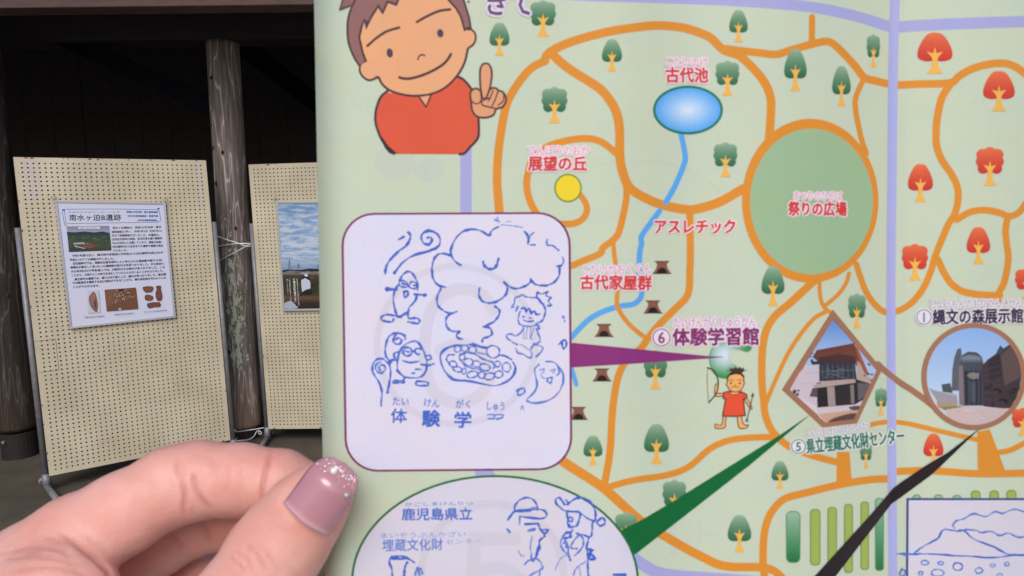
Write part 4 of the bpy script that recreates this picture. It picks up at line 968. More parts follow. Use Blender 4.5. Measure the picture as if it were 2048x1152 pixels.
class Stamp:
    """rubber-stamp ink: edges wobble and pressure fades"""
    def __init__(s): s.r = random.Random(5)
    def __call__(s, tr, pts, wd=3.6, col=ST, sm=5, closed=False):
        P = catmull(tr(*pts), sm, closed) if sm else tr(*pts)
        P = [(x+s.r.gauss(0, .28), y+s.r.gauss(0, .28)) for x, y in P]
        ph = s.r.uniform(0, 6); S.stroke(P, lambda t: wd*1.0*(1+.3*math.sin(t*23+ph)+.2*math.sin(t*57+ph*2)), col, smooth=0, closed=closed)
st = Stamp()
S.begin(76)
st(pa, ((575, 148), (598, 165), (598, 205), (560, 265), (500, 310), (430, 380), (395, 440), (385, 500)), 4.6)
st(pa, ((500, 210), (545, 185)), 5)
st(pa, ((745, 195), (775, 190), (785, 215), (762, 250), (720, 245), (695, 205), (705, 160), (760, 135), (820, 155), (855, 205), (835, 270), (740, 315), (640, 340), (560, 385), (500, 445), (465, 495)), 4.6)
st(pb, ((175, 428), (130, 395), (95, 340), (100, 270), (150, 180), (220, 130), (290, 122), (350, 135), (418, 175), (440, 135), (500, 100)), 4.2)
st(pa, ((945, 345), (880, 330), (825, 345), (795, 400), (785, 480), (800, 550), (840, 600), (900, 615)), 4.2)
st(pa, ((860, 630), (832, 690), (830, 750), (860, 800), (935, 840), (1000, 822)), 4)
st(pa, ((935, 845), (905, 890), (912, 950), (950, 990), (1020, 995), (995, 1020), (1005, 1048), (1045, 1060)), 4)
st(pb, ((520, 85), (600, 90), (700, 105)), 2.4, ST3); st(pb, ((470, 40), (510, 60)), 3, ST2); st(pb, ((490, 20), (500, 60)), 3, ST3); st(pb, ((560, 60), (600, 55)), 2, ST3)
st(pb, ((725, 145), (755, 190), (750, 245)), 5); st(pb, ((755, 190), (800, 150)), 3.4, ST2); st(pb, ((770, 255), (810, 255)), 4)
st(pb, ((915, 210), (912, 255), (960, 262), (1010, 298)), 3.6, ST2); st(pb, ((1045, 355), (1055, 400), (1030, 440)), 2.6, ST2)
st(pb, ((1000, 440), (1035, 432)), 4); st(pb, ((1020, 440), (1018, 510), (980, 570), (910, 600), (830, 598), (775, 555)), 4)
st(pb, ((775, 540), (770, 575), (720, 610), (650, 628), (590, 610), (545, 570)), 4); st(pb, ((545, 575), (575, 620), (560, 680), (510, 725), (440, 750), (370, 740), (335, 690), (338, 620)), 4.2)
st(pb, ((368, 400), (385, 440), (430, 462), (475, 445), (500, 375)), 5.2)
st(pb, ((470, 780), (505, 810), (500, 860), (460, 910), (370, 955)), 4); st(pb, ((370, 955), (425, 965), (445, 1010), (415, 1040), (365, 1055), (362, 1085)), 4)
S.end('stamp_steam')
S.begin(76)   # nut shaped figure
st(pa, ((510, 560), (540, 505), (590, 482), (630, 515), (660, 580), (662, 640)), 4)
st(pa, ((495, 600), (470, 640), (455, 720), (468, 800), (485, 855), (520, 860), (580, 825), (590, 790), (645, 730), (655, 680)), 4)
st(pa, ((500, 600), (520, 560), (560, 570), (580, 610), (545, 615), (500, 600)), 3.4); st(pa, ((590, 610), (610, 570), (655, 590), (640, 630), (595, 620)), 3.2)
st(pa, ((535, 585), (560, 590)), 4); st(pa, ((625, 600), (645, 603)), 3.4)
st(pa, ((545, 655), (580, 655), (572, 695), (550, 695), (545, 655)), 4.2)
st(pa, ((485, 640), (430, 635)), 4.4); S.poly(pa(*ell(405, 633, 24, 22, 12)), ST)
st(pa, ((640, 680), (700, 682)), 4); S.poly(pa(*ell(722, 684, 22, 16, 12)), ST)
st(pa, ((480, 862), (400, 850), (355, 870), (360, 900), (440, 912), (460, 885)), 4); st(pa, ((580, 830), (585, 880), (660, 880), (680, 905), (660, 925), (580, 912)), 4)
st(pa, ((490, 868), (520, 868)), 4)
S.end('stamp_figure')
S.begin(76)   # second figure with round glasses and curled ferns
st(pc_, ((430, 110), (450, 100), (475, 120), (450, 150), (415, 135), (415, 95), (450, 65), (495, 80), (500, 110)), 3.8)
st(pc_, ((495, 80), (440, 62), (380, 85), (352, 150), (350, 230), (375, 270)), 4); st(pc_, ((375, 270), (388, 380), (365, 520)), 4.2)
st(pc_, ((310, 350), (300, 320), (330, 305), (350, 335), (320, 370), (280, 350), (275, 310), (310, 285)), 3.4)
st(pc_, ((375, 300), (330, 262), (280, 268), (250, 310), (255, 370), (300, 440), (322, 520), (315, 620)), 4)
st(pc_, ((380, 300), (400, 270), (440, 270)), 5); st(pc_, ((420, 250), (415, 220), (450, 205)), 4)
st(pc_, ((440, 350), (440, 280), (460, 200), (510, 145), (580, 125), (620, 160), (655, 240), (668, 310), (650, 370), (600, 405), (500, 400), (440, 350)), 3.8)
st(pc_, ell(518, 205, 34, 33, 16), 3.8, closed=True, sm=2); st(pc_, ((552, 205), (575, 200)), 3.4); st(pc_, ((620, 185), (590, 180), (575, 200), (590, 225), (610, 222)), 3.4)
st(pc_, ((500, 200), (530, 205)), 3); st(pc_, ((485, 275), (540, 290), (605, 278)), 3.6)
st(pc_, ((655, 240), (690, 235), (700, 260), (665, 270)), 3.4); st(pc_, ((620, 300), (670, 310), (720, 298)), 4); st(pc_, ((580, 340), (620, 340)), 3.4, ST2); st(pc_, ((550, 370), (570, 368)), 3.4, ST2)
st(pc_, ((495, 405), (480, 430), (415, 428), (415, 445), (490, 445), (485, 425)), 3.6); st(pc_, ((590, 430), (670, 440), (670, 465), (590, 462), (590, 430)), 3.6)
S.end('stamp_figure')
S.begin(76)   # bowl of nuts
st(pd, ((555, 270), (500, 238), (455, 232)), 3.6); st(pd, ((365, 175), (320, 170), (255, 148), (200, 155), (110, 160), (40, 185), (5, 230), (10, 300), (50, 370), (110, 420), (220, 430), (400, 465), (500, 440), (560, 390), (580, 330), (560, 285)), 4.2)
for cx_, cy_, rx, ry in ((135, 185, 26, 24), (190, 180, 26, 26), (250, 190, 30, 28), (408, 205, 50, 48), (100, 300, 30, 22), (135, 340, 34, 20), (185, 355, 16, 22), (248, 380, 42, 25), (320, 385, 26, 26), (380, 395, 40, 26), (220, 285, 36, 28), (280, 300, 32, 24), (345, 325, 40, 26), (170, 245, 22, 26), (450, 380, 32, 26), (510, 325, 32, 36), (440, 300, 26, 22)):
    st(pd, ell(cx_, cy_, rx, ry, 12, random.uniform(-.3, .3)), 2.8, random.choice([ST, ST2, ST2]), 2, True)
st(pd, ((110, 230), (65, 230), (50, 270), (80, 300)), 3); st(pd, ((150, 240), (190, 215), (260, 220), (330, 262), (400, 285)), 3.2); st(pd, ((150, 260), (190, 310), (260, 335), (350, 350)), 3, ST2); st(pd, ((290, 210), (350, 225)), 3, ST2)
st(pd, ((400, 290), (430, 310), (410, 330)), 3, ST2)
S.end('stamp_nut_bowl')
S.begin(76)   # girl with topknot
st(pb, ((640, 705), (690, 690), (705, 680), (740, 700), (830, 705)), 3.2, ST2); st(pb, ((640, 705), (635, 750), (610, 785), (630, 790)), 3, ST2); st(pb, ((830, 705), (830, 660), (870, 675), (915, 655), (905, 690), (945, 705), (925, 735), (950, 770), (915, 775)), 3.2)
st(pb, ((830, 705), (885, 770), (900, 830), (880, 890), (850, 920)), 3.6); st(pb, ((650, 820), (665, 780)), 3.2); st(pb, ((685, 820), (668, 880), (680, 930), (740, 950), (800, 945), (840, 915)), 3, ST2)
st(pb, ((700, 800), (720, 790), (735, 820), (760, 800), (780, 840), (800, 820), (825, 850), (850, 845)), 4); st(pb, ((715, 895), (750, 910), (795, 905)), 3); st(pb, ((762, 878), (775, 880)), 4); st(pb, ((705, 870), (720, 868)), 3, ST2)
st(pb, ((840, 720), (860, 750), (885, 760)), 3.4)
st(pb, ((710, 950), (700, 990), (650, 1030), (610, 1015), (575, 1020), (570, 1045), (610, 1080), (655, 1105)), 3.2, ST2); st(pb, ((820, 940), (850, 970), (830, 990), (855, 1060), (840, 1090), (800, 1100)), 3.2, ST2)
for x in (720, 745, 775): st(pb, ((x, 960), (x-8, 1040), (x+5, 1060)), 2, ST3)
st(pb, ((800, 960), (770, 1050)), 2.6, ST2); st(pb, ((820, 935), (845, 950), (825, 975)), 4, ST2)
st(pd, ((580, 180), (600, 215), (640, 225), (680, 250), (705, 240), (700, 180), (735, 150), (790, 180), (740, 245)), 3.2, ST2); st(pd, ((610, 150), (650, 165), (690, 200)), 2.2, ST3)
st(pb, ((1050, 862), (1055, 878)), 3.4); st(pb, ((1060, 900), (1066, 910)), 3, ST2)
st(pb, ((1012, 1105), (1070, 1065), (1075, 1120), (1050, 1140), (1040, 1095)), 3.8)
S.end('stamp_figure')
S.begin(76)   # leaf ghost with a face
st(pd, ((815, 280), (870, 285), (910, 320), (945, 380), (940, 460), (900, 530), (830, 580), (740, 600), (680, 590), (668, 570), (720, 520), (745, 460), (735, 400), (728, 340), (760, 300)), 3.6, ST2)
st(pd, ((770, 345), (800, 340), (790, 370)), 3, ST3); st(pd, ((850, 350), (885, 340), (870, 365)), 3, ST3); st(pd, ((825, 410), (860, 405), (850, 445), (825, 430), (825, 410)), 3.4, ST2); st(pd, ((775, 370), (785, 400), (805, 410)), 2.6, ST3); st(pd, ((905, 320), (915, 370), (895, 385)), 3, ST2)
st(pd, ((585, 505), (640, 485), (648, 520), (600, 540), (600, 500)), 3.8, ST2)
S.end('stamp_figure')
def stx(body, tr, a, b_, h, c=ST2, bold=.02, nm='stamp_lettering'):
    A, B_ = tr(a, b_); S.layer = 80; S.text(body, A, B_, h, c, nm, bold)
stx('たい', pc_, (405, 583), (528, 588), 19); stx('けん', pc_, (648, 592), (765, 605), 19); stx('がく', pc_, (890, 605), (1000, 608), 19); stx('しゅう', pd, (362, 620), (494, 625), 20)
stx('体', pc_, (392, 695), (515, 700), 31, ST, .02); stx('験', pc_, (632, 718), (766, 718), 35, ST, .04); stx('学', pc_, (880, 728), (1008, 728), 34, ST, .03); 
S.begin(76); st(pd, ((362, 690), (420, 690), (415, 720), (370, 722)), 3, ST2, 0); st(pd, ((432, 690), (485, 690), (480, 712), (435, 722)), 3, ST2, 0); st(pd, ((618, 655), (632, 620), (642, 650)), 2.6, ST3); S.end('stamp_lettering')
# ---- lower oval stamp
S.begin(68); S.poly(ell(990, 1164, 288, 214, 90), (36, 106, 62)); S.poly(ell(990, 1164, 283.5, 209.5, 90), (210, 206, 222)); S.end('stamp_oval')
S.begin(70); S.stroke(ell(985, 1150, 142, 142, 50), 16, (203, 199, 214), closed=True, smooth=0); S.stroke([(1030, 1078), (950, 1078), (945, 1150)], 26, (203, 199, 214), smooth=0); S.stroke([(945, 1150), (1000, 1135), (1045, 1160)], 26, (203, 199, 214)); S.end('printed_numeral')
o4 = T(680, 920, 4.966); o5 = T(960, 920, 4.967)
stx('鹿児島県立', o4, (615, 540), (1312, 535), 26, ST, .025); stx('かごしまけんりつ', o4, (645, 440), (1320, 430), 9, ST2, .01)
stx('埋蔵文化財', o4, (420, 850), (1022, 835), 26, ST2, .015); stx('センター', o4, (1050, 812), (1400, 805), 12, ST3, 0); stx('まいぞうぶんかざい', o4, (405, 750), (1250, 735), 12, ST3, .01)
S.begin(76)
st(o4, ((520, 1200), (515, 1080), (490, 1020), (510, 970), (590, 955), (660, 970), (740, 1020)), 4.4); st(o4, ((640, 1200), (640, 1090), (665, 1020)), 5); st(o4, ((520, 980), (640, 985)), 5); st(o4, ((745, 1150), (760, 1090), (800, 1080), (820, 1130)), 4, ST2); st(o4, ((770, 1070), (790, 1150)), 5, ST2)
S.end('stamp_figure')
S.begin(76)
st(o5, ((340, 515), (350, 450), (400, 395), (470, 373), (530, 395), (565, 450), (572, 490)), 3.6); st(o5, ((275, 595), (320, 535), (345, 515), (420, 510), (500, 500), (575, 488), (640, 505), (662, 540), (640, 575), (560, 580), (400, 560)), 3.8); st(o5, ((350, 500), (450, 495), (570, 465)), 3)
st(o5, ((395, 560), (395, 640)), 3, ST2); st(o5, ((450, 640), (575, 632)), 4.2); st(o5, ((575, 632), (600, 690), (640, 730)), 4.4); st(o5, ((600, 695), (680, 695), (640, 740), (650, 760)), 3.6); st(o5, ((480, 700), (540, 690)), 6, ST2)
st(o5, ((640, 760), (590, 810), (590, 880), (560, 950), (530, 1000)), 4); st(o5, ((520, 760), (500, 860), (520, 980)), 3, ST3); st(o5, ((580, 860), (560, 940)), 7, ST); st(o5, ((510, 940), (505, 1000)), 5, ST2)
st(o5, ((440, 1045), (480, 1000), (560, 980), (610, 1030), (620, 1080), (560, 1110), (490, 1150)), 3, ST2); st(o5, ((270, 685), (295, 715)), 4, ST2); st(o5, ((380, 900), (410, 950), (440, 950)), 2.6, ST3); st(o5, ((600, 1080), (590, 1150)), 4, ST2)
S.end('stamp_figure')
S.begin(76)
st(o5, ((870, 440), (900, 415), (960, 380), (1030, 378), (1090, 415), (1135, 480), (1150, 540), (1145, 590)), 4.2); st(o5, ((870, 440), (840, 440), (790, 375), (755, 390), (755, 430), (820, 490), (870, 510), (980, 520), (1060, 575), (1130, 610)), 3.6); st(o5, ((850, 400), (890, 430)), 3.4)
st(o5, ((860, 510), (870, 570), (880, 650), (955, 655), (985, 590), (1000, 530)), 4); st(o5, ell(900, 590, 22, 22, 10), 3.4, sm=2, closed=True); st(o5, ((1130, 605), (1180, 600), (1205, 572), (1235, 590), (1240, 630), (1190, 655), (1160, 620)), 4)
st(o5, ((1115, 620), (1112, 700), (1100, 765), (1030, 745), (960, 730)), 3.6); st(o5, ((905, 660), (920, 700), (880, 720), (830, 750), (800, 830), (830, 900), (870, 940)), 3.6, ST2); st(o5, ((880, 650), (890, 670)), 5)
st(o5, ((845, 730), (890, 720), (900, 760), (840, 780)), 5); st(o5, ((960, 730), (1010, 760), (1030, 820), (1000, 890), (940, 950)), 3.6, ST2); st(o5, ((1000, 740), (940, 790), (900, 870), (960, 880)), 3.4, ST2); st(o5, ((840, 800), (870, 850), (880, 950), (900, 1000)), 4.6, ST2)
st(o5, ((1085, 770), (1060, 860), (1075, 960), (1070, 1050), (1075, 1150)), 3.8); st(o5, ((1060, 880), (1110, 900), (1090, 930), (1145, 970), (1095, 985), (1075, 940)), 5.4); st(o5, ((870, 940), (800, 980), (760, 1060), (750, 1090)), 2.6, ST3); st(o5, ((1050, 1010), (960, 1070), (930, 1140)), 2.6, ST2); st(o5, ((820, 830), (860, 820), (850, 870)), 4, ST2); st(o5, ((980, 1060), (1000, 1150)), 2.4, ST3)
st(o5, ((1330, 1140), (1440, 1140)), 5); st(o5, ((1440, 1140), (1440, 1200)), 5)
S.end('stamp_figure')
# ---- square stamp frame on the right page
q_ = Q
S.begin(68); S.poly([(1813, 996), (2200, 996), (2200, 1300), (1811, 1300)], (62, 78, 138)); S.poly([(1817.5, 1000.5), (2200, 1000.5), (2200, 1300), (1815.5, 1300)], (206, 203, 219)); S.end('stamp_frame')
S.begin(76)
st(q_, ((310, 990), (380, 940), (470, 890), (510, 830), (600, 840), (650, 838), (730, 900), (860, 950), (950, 998), (1020, 1005)), 3.4); st(q_, ((585, 820), (575, 800), (600, 770), (650, 755), (720, 720), (800, 740), (870, 705), (920, 718), (1000, 690), (1100, 715)), 3.2, ST2)
st(q_, ((660, 828), (730, 835), (780, 850), (840, 842), (900, 870), (960, 855), (1030, 882), (1100, 878)), 3.2, ST2); st(q_, ((185, 998), (300, 1000), (420, 998), (560, 1008), (700, 1015), (840, 1025), (960, 1012), (1100, 1005)), 3.2)
st(q_, ((235, 990), (238, 1010), (260, 1000)), 2.6, ST2)
for cx_, cy_, rx, ry, c_ in ((380, 1060, 26, 16, ST2), (492, 1062, 20, 12, ST2), (608, 1088, 34, 28, ST), (850, 1078, 20, 10, ST3), (950, 1070, 16, 14, ST2), (352, 1133, 16, 12, ST2), (470, 1130, 44, 26, ST2), (755, 1115, 26, 20, ST2), (900, 1150, 20, 14, ST3)): st(q_, ell(cx_, cy_, rx, ry, 9), 2.8, c_, 1, True)
st(q_, ((225, 1100), (205, 1140), (235, 1150), (245, 1115), (220, 1110)), 3.2, ST2)
S.end('stamp_volcano')
#HAND
# ================================================================== THE HAND
def cj(px, py, d, rpx): return (np.array([(px-1024)/F*d, (py-576)/F*d, d], np.float32), rpx*d/F)
def an(a, n, d, r): return cj(a*.563+n*.826, -a*.826+n*.563, d, r)
CH_THUMB = [cj(150, 1560, .150, 170), cj(330, 1380, .146, 125), an(-720, 1084, .146, 100), an(-610, 1077, .148, 92), an(-560, 1079, .1482, 87), an(-500, 1082, .1482, 78), an(-455, 1088, .1484, 63), an(-425, 1092, .1488, 44)]
CH_INDEX = [cj(-90, 1290, .152, 120), cj(60, 1150, .158, 100), cj(150, 1083, .162, 89), cj(245, 1028, .165, 80), cj(345, 972, .168, 76), cj(395, 960, .169, 74), cj(480, 960, .170, 69), cj(560, 967, .1705, 63.5), cj(615, 990, .1705, 56), cj(650, 1005, .1705, 52)]
CH_MID = [cj(-60, 1360, .170, 110), cj(130, 1205, .180, 76), cj(265, 1118, .184, 62), cj(325, 1090, .186, 55), cj(380, 1060, .187, 52), cj(450, 1046, .188, 50), cj(540, 1056, .188, 46), cj(600, 1080, .186, 40)]
CH_RING = [cj(-20, 1480, .178, 105), cj(180, 1330, .190, 74), cj(300, 1215, .196, 60), cj(400, 1158, .199, 54), cj(480, 1150, .199, 48), cj(560, 1175, .197, 42)]
CH_LIT = [cj(40, 1600, .182, 90), cj(200, 1440, .198, 62), cj(310, 1330, .205, 50), cj(400, 1290, .207, 44), cj(470, 1300, .205, 38)]
CH_WEB = [cj(-160, 1330, .152, 190), cj(30, 1235, .1500, 118), cj(115, 1195, .1492, 92), cj(150, 1210, .149, 78)]
CH_PALM = [cj(-300, 1700, .165, 260), cj(-40, 1500, .162, 200), cj(-60, 1400, .168, 170)]
CH_ARM = [cj(-1000, 2500, .20, 260), cj(-520, 1950, .185, 235), cj(-280, 1690, .17, 240)]
def chain(P, ch, k):
    out = None
    for (a, ra), (b_, rb) in zip(ch, ch[1:]):
        ab = b_-a; L2 = float(ab@ab); t_ = np.clip(((P-a)@ab)/L2, 0, 1)
        d_ = np.linalg.norm(P-a-t_[..., None]*ab, axis=-1)-(ra+(rb-ra)*t_)
        out = d_ if out is None else smin(out, d_, k)
    return out
def smin(a, b_, k):
    h_ = np.clip(.5+.5*(b_-a)/k, 0, 1); return b_*(1-h_)+a*h_-k*h_*(1-h_)
def sdf(P):
    th = chain(P, CH_THUMB, .002); ix = chain(P, CH_INDEX, .0025); md = chain(P, CH_MID, .0025); rg = chain(P, CH_RING, .0025); lt = chain(P, CH_LIT, .0025)
    pl = smin(chain(P, CH_PALM, .01), chain(P, CH_ARM, .01), .012); wb = chain(P, CH_WEB, .006)
    d_ = smin(ix, md, .0012); d_ = smin(d_, rg, .0012); d_ = smin(d_, lt, .0012)
    d_ = smin(d_, pl, .008); d_ = smin(d_, smin(wb, pl, .01), .0045); t2 = smin(th, pl, .010)
    return smin(d_, t2, .0012)
lo = np.array([-.300, .018, .105], np.float32); hi = np.array([-.030, .330, .245], np.float32); hs = .00125
nxyz = ((hi-lo)/hs).astype(int)+1
ax_ = [lo[i]+np.arange(nxyz[i], dtype=np.float32)*hs for i in range(3)]
D_ = np.empty(tuple(nxyz), np.float32)
YY, ZZ = np.meshgrid(ax_[1], ax_[2], indexing='ij')
# coarse pass decides which x-slabs need evaluation finely (whole grid stays cheap)
for i in range(nxyz[0]):
    P = np.stack([np.full_like(YY, ax_[0][i]), YY, ZZ], -1); D_[i] = sdf(P)
D_[0] = D_[-1] = 1; D_[:, 0] = D_[:, -1] = 1; D_[:, :, 0] = D_[:, :, -1] = 1
ins = D_ < 0
c8 = [(i, j, k) for i in (0, 1) for j in (0, 1) for k in (0, 1)]
sl_ = lambda A_, o: A_[o[0]:A_.shape[0]-1+o[0], o[1]:A_.shape[1]-1+o[1], o[2]:A_.shape[2]-1+o[2]]
cnt = sum(sl_(ins, o).astype(np.int8) for o in c8); act = (cnt > 0) & (cnt < 8)
idx = np.argwhere(act); vid = -np.ones(act.shape, np.int32); vid[act] = np.arange(len(idx))
acc = np.zeros((len(idx), 3)); nn_ = np.zeros(len(idx))
for a in c8:
    for dim in range(3):
        if a[dim] == 0:
            b_ = list(a); b_[dim] = 1; b_ = tuple(b_)
            da = sl_(D_, a)[act]; db = sl_(D_, b_)[act]; m_ = (da < 0) != (db < 0)
            t_ = np.where(m_, da/(da-db+1e-12), 0)
            p_ = np.tile(np.array(a, float), (len(idx), 1)); p_[:, dim] = t_
            acc[m_] += p_[m_]; nn_[m_] += 1
HV = lo+(idx+acc/nn_[:, None])*hs
quads = []
for dim in range(3):
    e = [0, 0, 0]; e[dim] = 1; o1, o2 = [q for q in range(3) if q != dim]
    A0 = ins[:ins.shape[0]-e[0], :ins.shape[1]-e[1], :ins.shape[2]-e[2]]; A1 = ins[e[0]:, e[1]:, e[2]:]
    ed = np.argwhere(A0 != A1); ok = (ed[:, o1] > 0) & (ed[:, o2] > 0); ed = ed[ok]
    s_ = A0[tuple(ed.T)]
    def g_(d1, d2):
        q = ed.copy(); q[:, o1] -= d1; q[:, o2] -= d2
        q = np.minimum(q, np.array(vid.shape)-1); return vid[tuple(q.T)]
    qd = np.stack([g_(0, 0), g_(1, 0), g_(1, 1), g_(0, 1)], 1)
    if dim == 1: s_ = ~s_
    qd[~s_] = qd[~s_][:, ::-1]; quads.append(qd)
quads = np.concatenate(quads); quads = quads[(quads >= 0).all(1)]
def grad_(P, e=.0003):
    g = np.stack([sdf(P+np.eye(3, dtype=np.float32)[i]*e)-sdf(P-np.eye(3, dtype=np.float32)[i]*e) for i in range(3)], -1)
    return g/np.maximum(np.linalg.norm(g, axis=-1, keepdims=True), 1e-9)
HV = HV.astype(np.float32)
me = bpy.data.meshes.new('tmp'); me.from_pydata(HV.tolist(), [], quads.tolist()); bm = bmesh.new(); bm.from_mesh(me)
# refine what the camera sees
vis = [f for f in bm.faces if (lambda c: c.x/c.z*F+1024 > -60 and c.y/c.z*F+576 < 1200)(f.calc_center_median())]
eds = list({e for f in vis for e in f.edges}); bmesh.ops.subdivide_edges(bm, edges=eds, cuts=1, use_grid_fill=True)
bm.verts.index_update(); V = np.array([v.co[:] for v in bm.verts], np.float32); Fh = [tuple(v.index for v in f.verts) for f in bm.faces]; bm.free()
for _ in range(2): V = V-grad_(V)*sdf(V)[:, None]
Nn = grad_(V)
# skin folds: polylines in photo pixels -> grooves (and the soft pads between them)
PXY = np.stack([V[:, 0]/V[:, 2]*F+1024, V[:, 1]/V[:, 2]*F+576], 1)
hc = T(0, 820, 2.695)
hd = T(0, 840, 2.844)
FOLDS = [ # pts, depth mm, width px, which part of the hand
 (hd((1012, 200), (1005, 260), (1018, 310), (1042, 370), (1052, 430), (1046, 490), (1056, 560)), .42, 4.2, 'i'), (hd((1040, 230), (1046, 270), (1054, 320)), .22, 3.2, 'i'),
 (hd((1100, 290), (1108, 360), (1132, 425), (1166, 475), (1200, 515)), .45, 4.2, 'i'), (hd((1060, 440), (1090, 500), (1100, 540)), .12, 4, 'i'),
 (hd((1548, 175), (1526, 240), (1506, 310), (1492, 380), (1490, 440), (1500, 500)), .55, 3.8, 'i'), (hd((1195, 200), (1212, 250), (1222, 310)), .14, 4, 'i'), (hd((1285, 240), (1293, 330), (1290, 420)), .12, 4.5, 'i'), (hd((1380, 220), (1372, 330), (1380, 430)), .08, 5, 'i'), (hd((820, 300), (860, 380), (880, 470)), .08, 7, 'i'),
 (hd((1300, 780), (1350, 820), (1390, 870)), .22, 3.4, 't'), (hd((1330, 740), (1385, 790), (1440, 870)), .20, 3, 't'), (hd((1400, 715), (1450, 760), (1490, 830), (1500, 870)), .24, 3.4, 't'), (hd((1440, 690), (1500, 740), (1540, 800)), .16, 3, 't'), (hd((1510, 760), (1560, 830), (1590, 880)), .14, 3.5, 't'), (hd((1600, 800), (1660, 860), (1690, 900)), .10, 4, 't'), (hd((1420, 700), (1400, 760), (1420, 800)), .12, 3, 't'),
 (hd((340, 640), (420, 690), (500, 750), (570, 810), (620, 860), (630, 900)), .45, 7, 'w'), (hd((60, 740), (180, 715), (330, 740), (420, 790)), .16, 5, 'w'), (hd((20, 790), (180, 770), (330, 790), (450, 830)), .18, 5, 'w'), (hd((60, 860), (240, 830), (400, 850), (500, 890)), .18, 5, 'w'), (hd((-40, 760), (120, 740), (250, 750)), .13, 5, 'w'), (hd((200, 690), (300, 670), (400, 720)), .10, 5, 'w'), (hd((250, 640), (330, 700), (400, 780)), .08, 6, 'w'),
 (hd((1140, 590), (1170, 640), (1190, 700)), .3, 5, 'm'), (hd((960, 650), (1010, 700), (1030, 740)), .25, 5, 'm')]
sel = {'i': lambda: (chain(V, CH_INDEX, .0025) < .0006), 't': lambda: (chain(V, CH_THUMB, .002) < .0008), 'w': lambda: (V[:, 2] < .154), 'm': lambda: (chain(V, CH_MID, .0025) < .0008)}
sc_ = {k: f() & (Nn[:, 2] < .2) for k, f in sel.items()}
disp = np.zeros(len(V), np.float32); red = np.zeros(len(V), np.float32)
for pts, dep, wd, k in FOLDS:
    pl_ = np.array(catmull(pts, 6)); m_ = sc_[k] & (np.abs(PXY[:, 0]-pl_[:, 0].mean()) < 320)
    Pm = PXY[m_]; best = np.full(len(Pm), 1e9); tt = np.zeros(len(Pm))
    for i in range(len(pl_)-1):
        a, b_ = pl_[i], pl_[i+1]; ab = b_-a; t_ = np.clip(((Pm-a)@ab)/(ab@ab+1e-9), 0, 1)
        dd_ = np.linalg.norm(Pm-a-t_[:, None]*ab, axis=1); u_ = dd_ < best; best[u_] = dd_[u_]; tt[u_] = (i+t_[u_])/(len(pl_)-1)
    env = np.clip(np.minimum(tt, 1-tt)*6, .15, 1)
    g_ = np.exp(-(best/wd)**2)*env
    disp[m_] -= g_*dep*.0014; disp[m_] += np.exp(-((best-wd*2.4)/(wd*1.6))**2)*env*dep*.00028; red[m_] += np.exp(-(best/(wd*1.5))**2)*env*min(1, dep*1.7)
# seat of the nail: the flesh dips a little round it
na = PXY[:, 0]*.563-PXY[:, 1]*.826; nb = PXY[:, 0]*.826+PXY[:, 1]*.563
mt = sc_['t']; rim = np.abs(np.hypot((nb-1090)/58, np.clip(-508-na, 0, 99)/12)-1.0)
disp[mt] -= (np.exp(-(rim[mt]/.12)**2)*.00022*((na[mt] > -530) & (na[mt] < -420))).astype(np.float32)
disp += (rng.normal(0, 1, len(V))*.000012).astype(np.float32)
V = V+Nn*disp[:, None]
HM = np.array([RT, DN, FW]).T.astype(np.float32)
W_ = (V@HM.T)
M_skin = bpy.data.materials.new('skin'); M_skin.use_nodes = True; t = M_skin.node_tree; bs = t.nodes['Principled BSDF']
bs.inputs['Roughness'].default_value = .42; bs.inputs['Subsurface Weight'].default_value = .42; bs.inputs['Subsurface Radius'].default_value = (1.0, .34, .22); bs.inputs['Subsurface Scale'].default_value = .0035
bs.inputs['Specular IOR Level'].default_value = .42
tc = t.nodes.new('ShaderNodeTexCoord')
n = t.nodes.new('ShaderNodeTexNoise'); n.inputs['Scale'].default_value = 70; n.inputs['Detail'].default_value = 7; t.links.new(tc.outputs['Object'], n.inputs[0])
r = t.nodes.new('ShaderNodeValToRGB'); r.color_ramp.elements[0].position = .35; r.color_ramp.elements[1].position = .7
r.color_ramp.elements[0].color = (.72, .325, .27, 1); r.color_ramp.elements[1].color = (.81, .455, .395, 1); t.links.new(n.outputs[0], r.inputs[0])
at_ = t.nodes.new('ShaderNodeAttribute'); at_.attribute_name = 'Col'; sp = t.nodes.new('ShaderNodeSeparateColor'); t.links.new(at_.outputs['Color'], sp.inputs[0])
mx = t.nodes.new('ShaderNodeMix'); mx.data_type = 'RGBA'; mx.inputs[7].default_value = (.50, .13, .09, 1); t.links.new(sp.outputs[0], mx.inputs[0]); t.links.new(r.outputs[0], mx.inputs[6]); t.links.new(mx.outputs[2], bs.inputs['Base Color'])
v1 = t.nodes.new('ShaderNodeTexVoronoi'); v1.inputs['Scale'].default_value = 1500; v1.feature = 'DISTANCE_TO_EDGE'; t.links.new(tc.outputs['Object'], v1.inputs[0])
n4 = t.nodes.new('ShaderNodeTexNoise'); n4.inputs['Scale'].default_value = 320; n4.inputs['Detail'].default_value = 5; t.links.new(tc.outputs['Object'], n4.inputs[0])
ad = t.nodes.new('ShaderNodeMath'); ad.operation = 'MULTIPLY_ADD'; ad.inputs[1].default_value = .5; t.links.new(v1.outputs[0], ad.inputs[0]); t.links.new(n4.outputs[0], ad.inputs[2])
bp = t.nodes.new('ShaderNodeBump'); bp.inputs['Strength'].default_value = .6; bp.inputs['Distance'].default_value = .0004; t.links.new(ad.outputs[0], bp.inputs['Height']); t.links.new(bp.outputs[0], bs.inputs['Normal'])
hand = empty('hand', at(100, 1400, .16)); tag(hand, 'left hand pinching the leaflet edge, thumb with glossy pink glitter nail', 'hand')
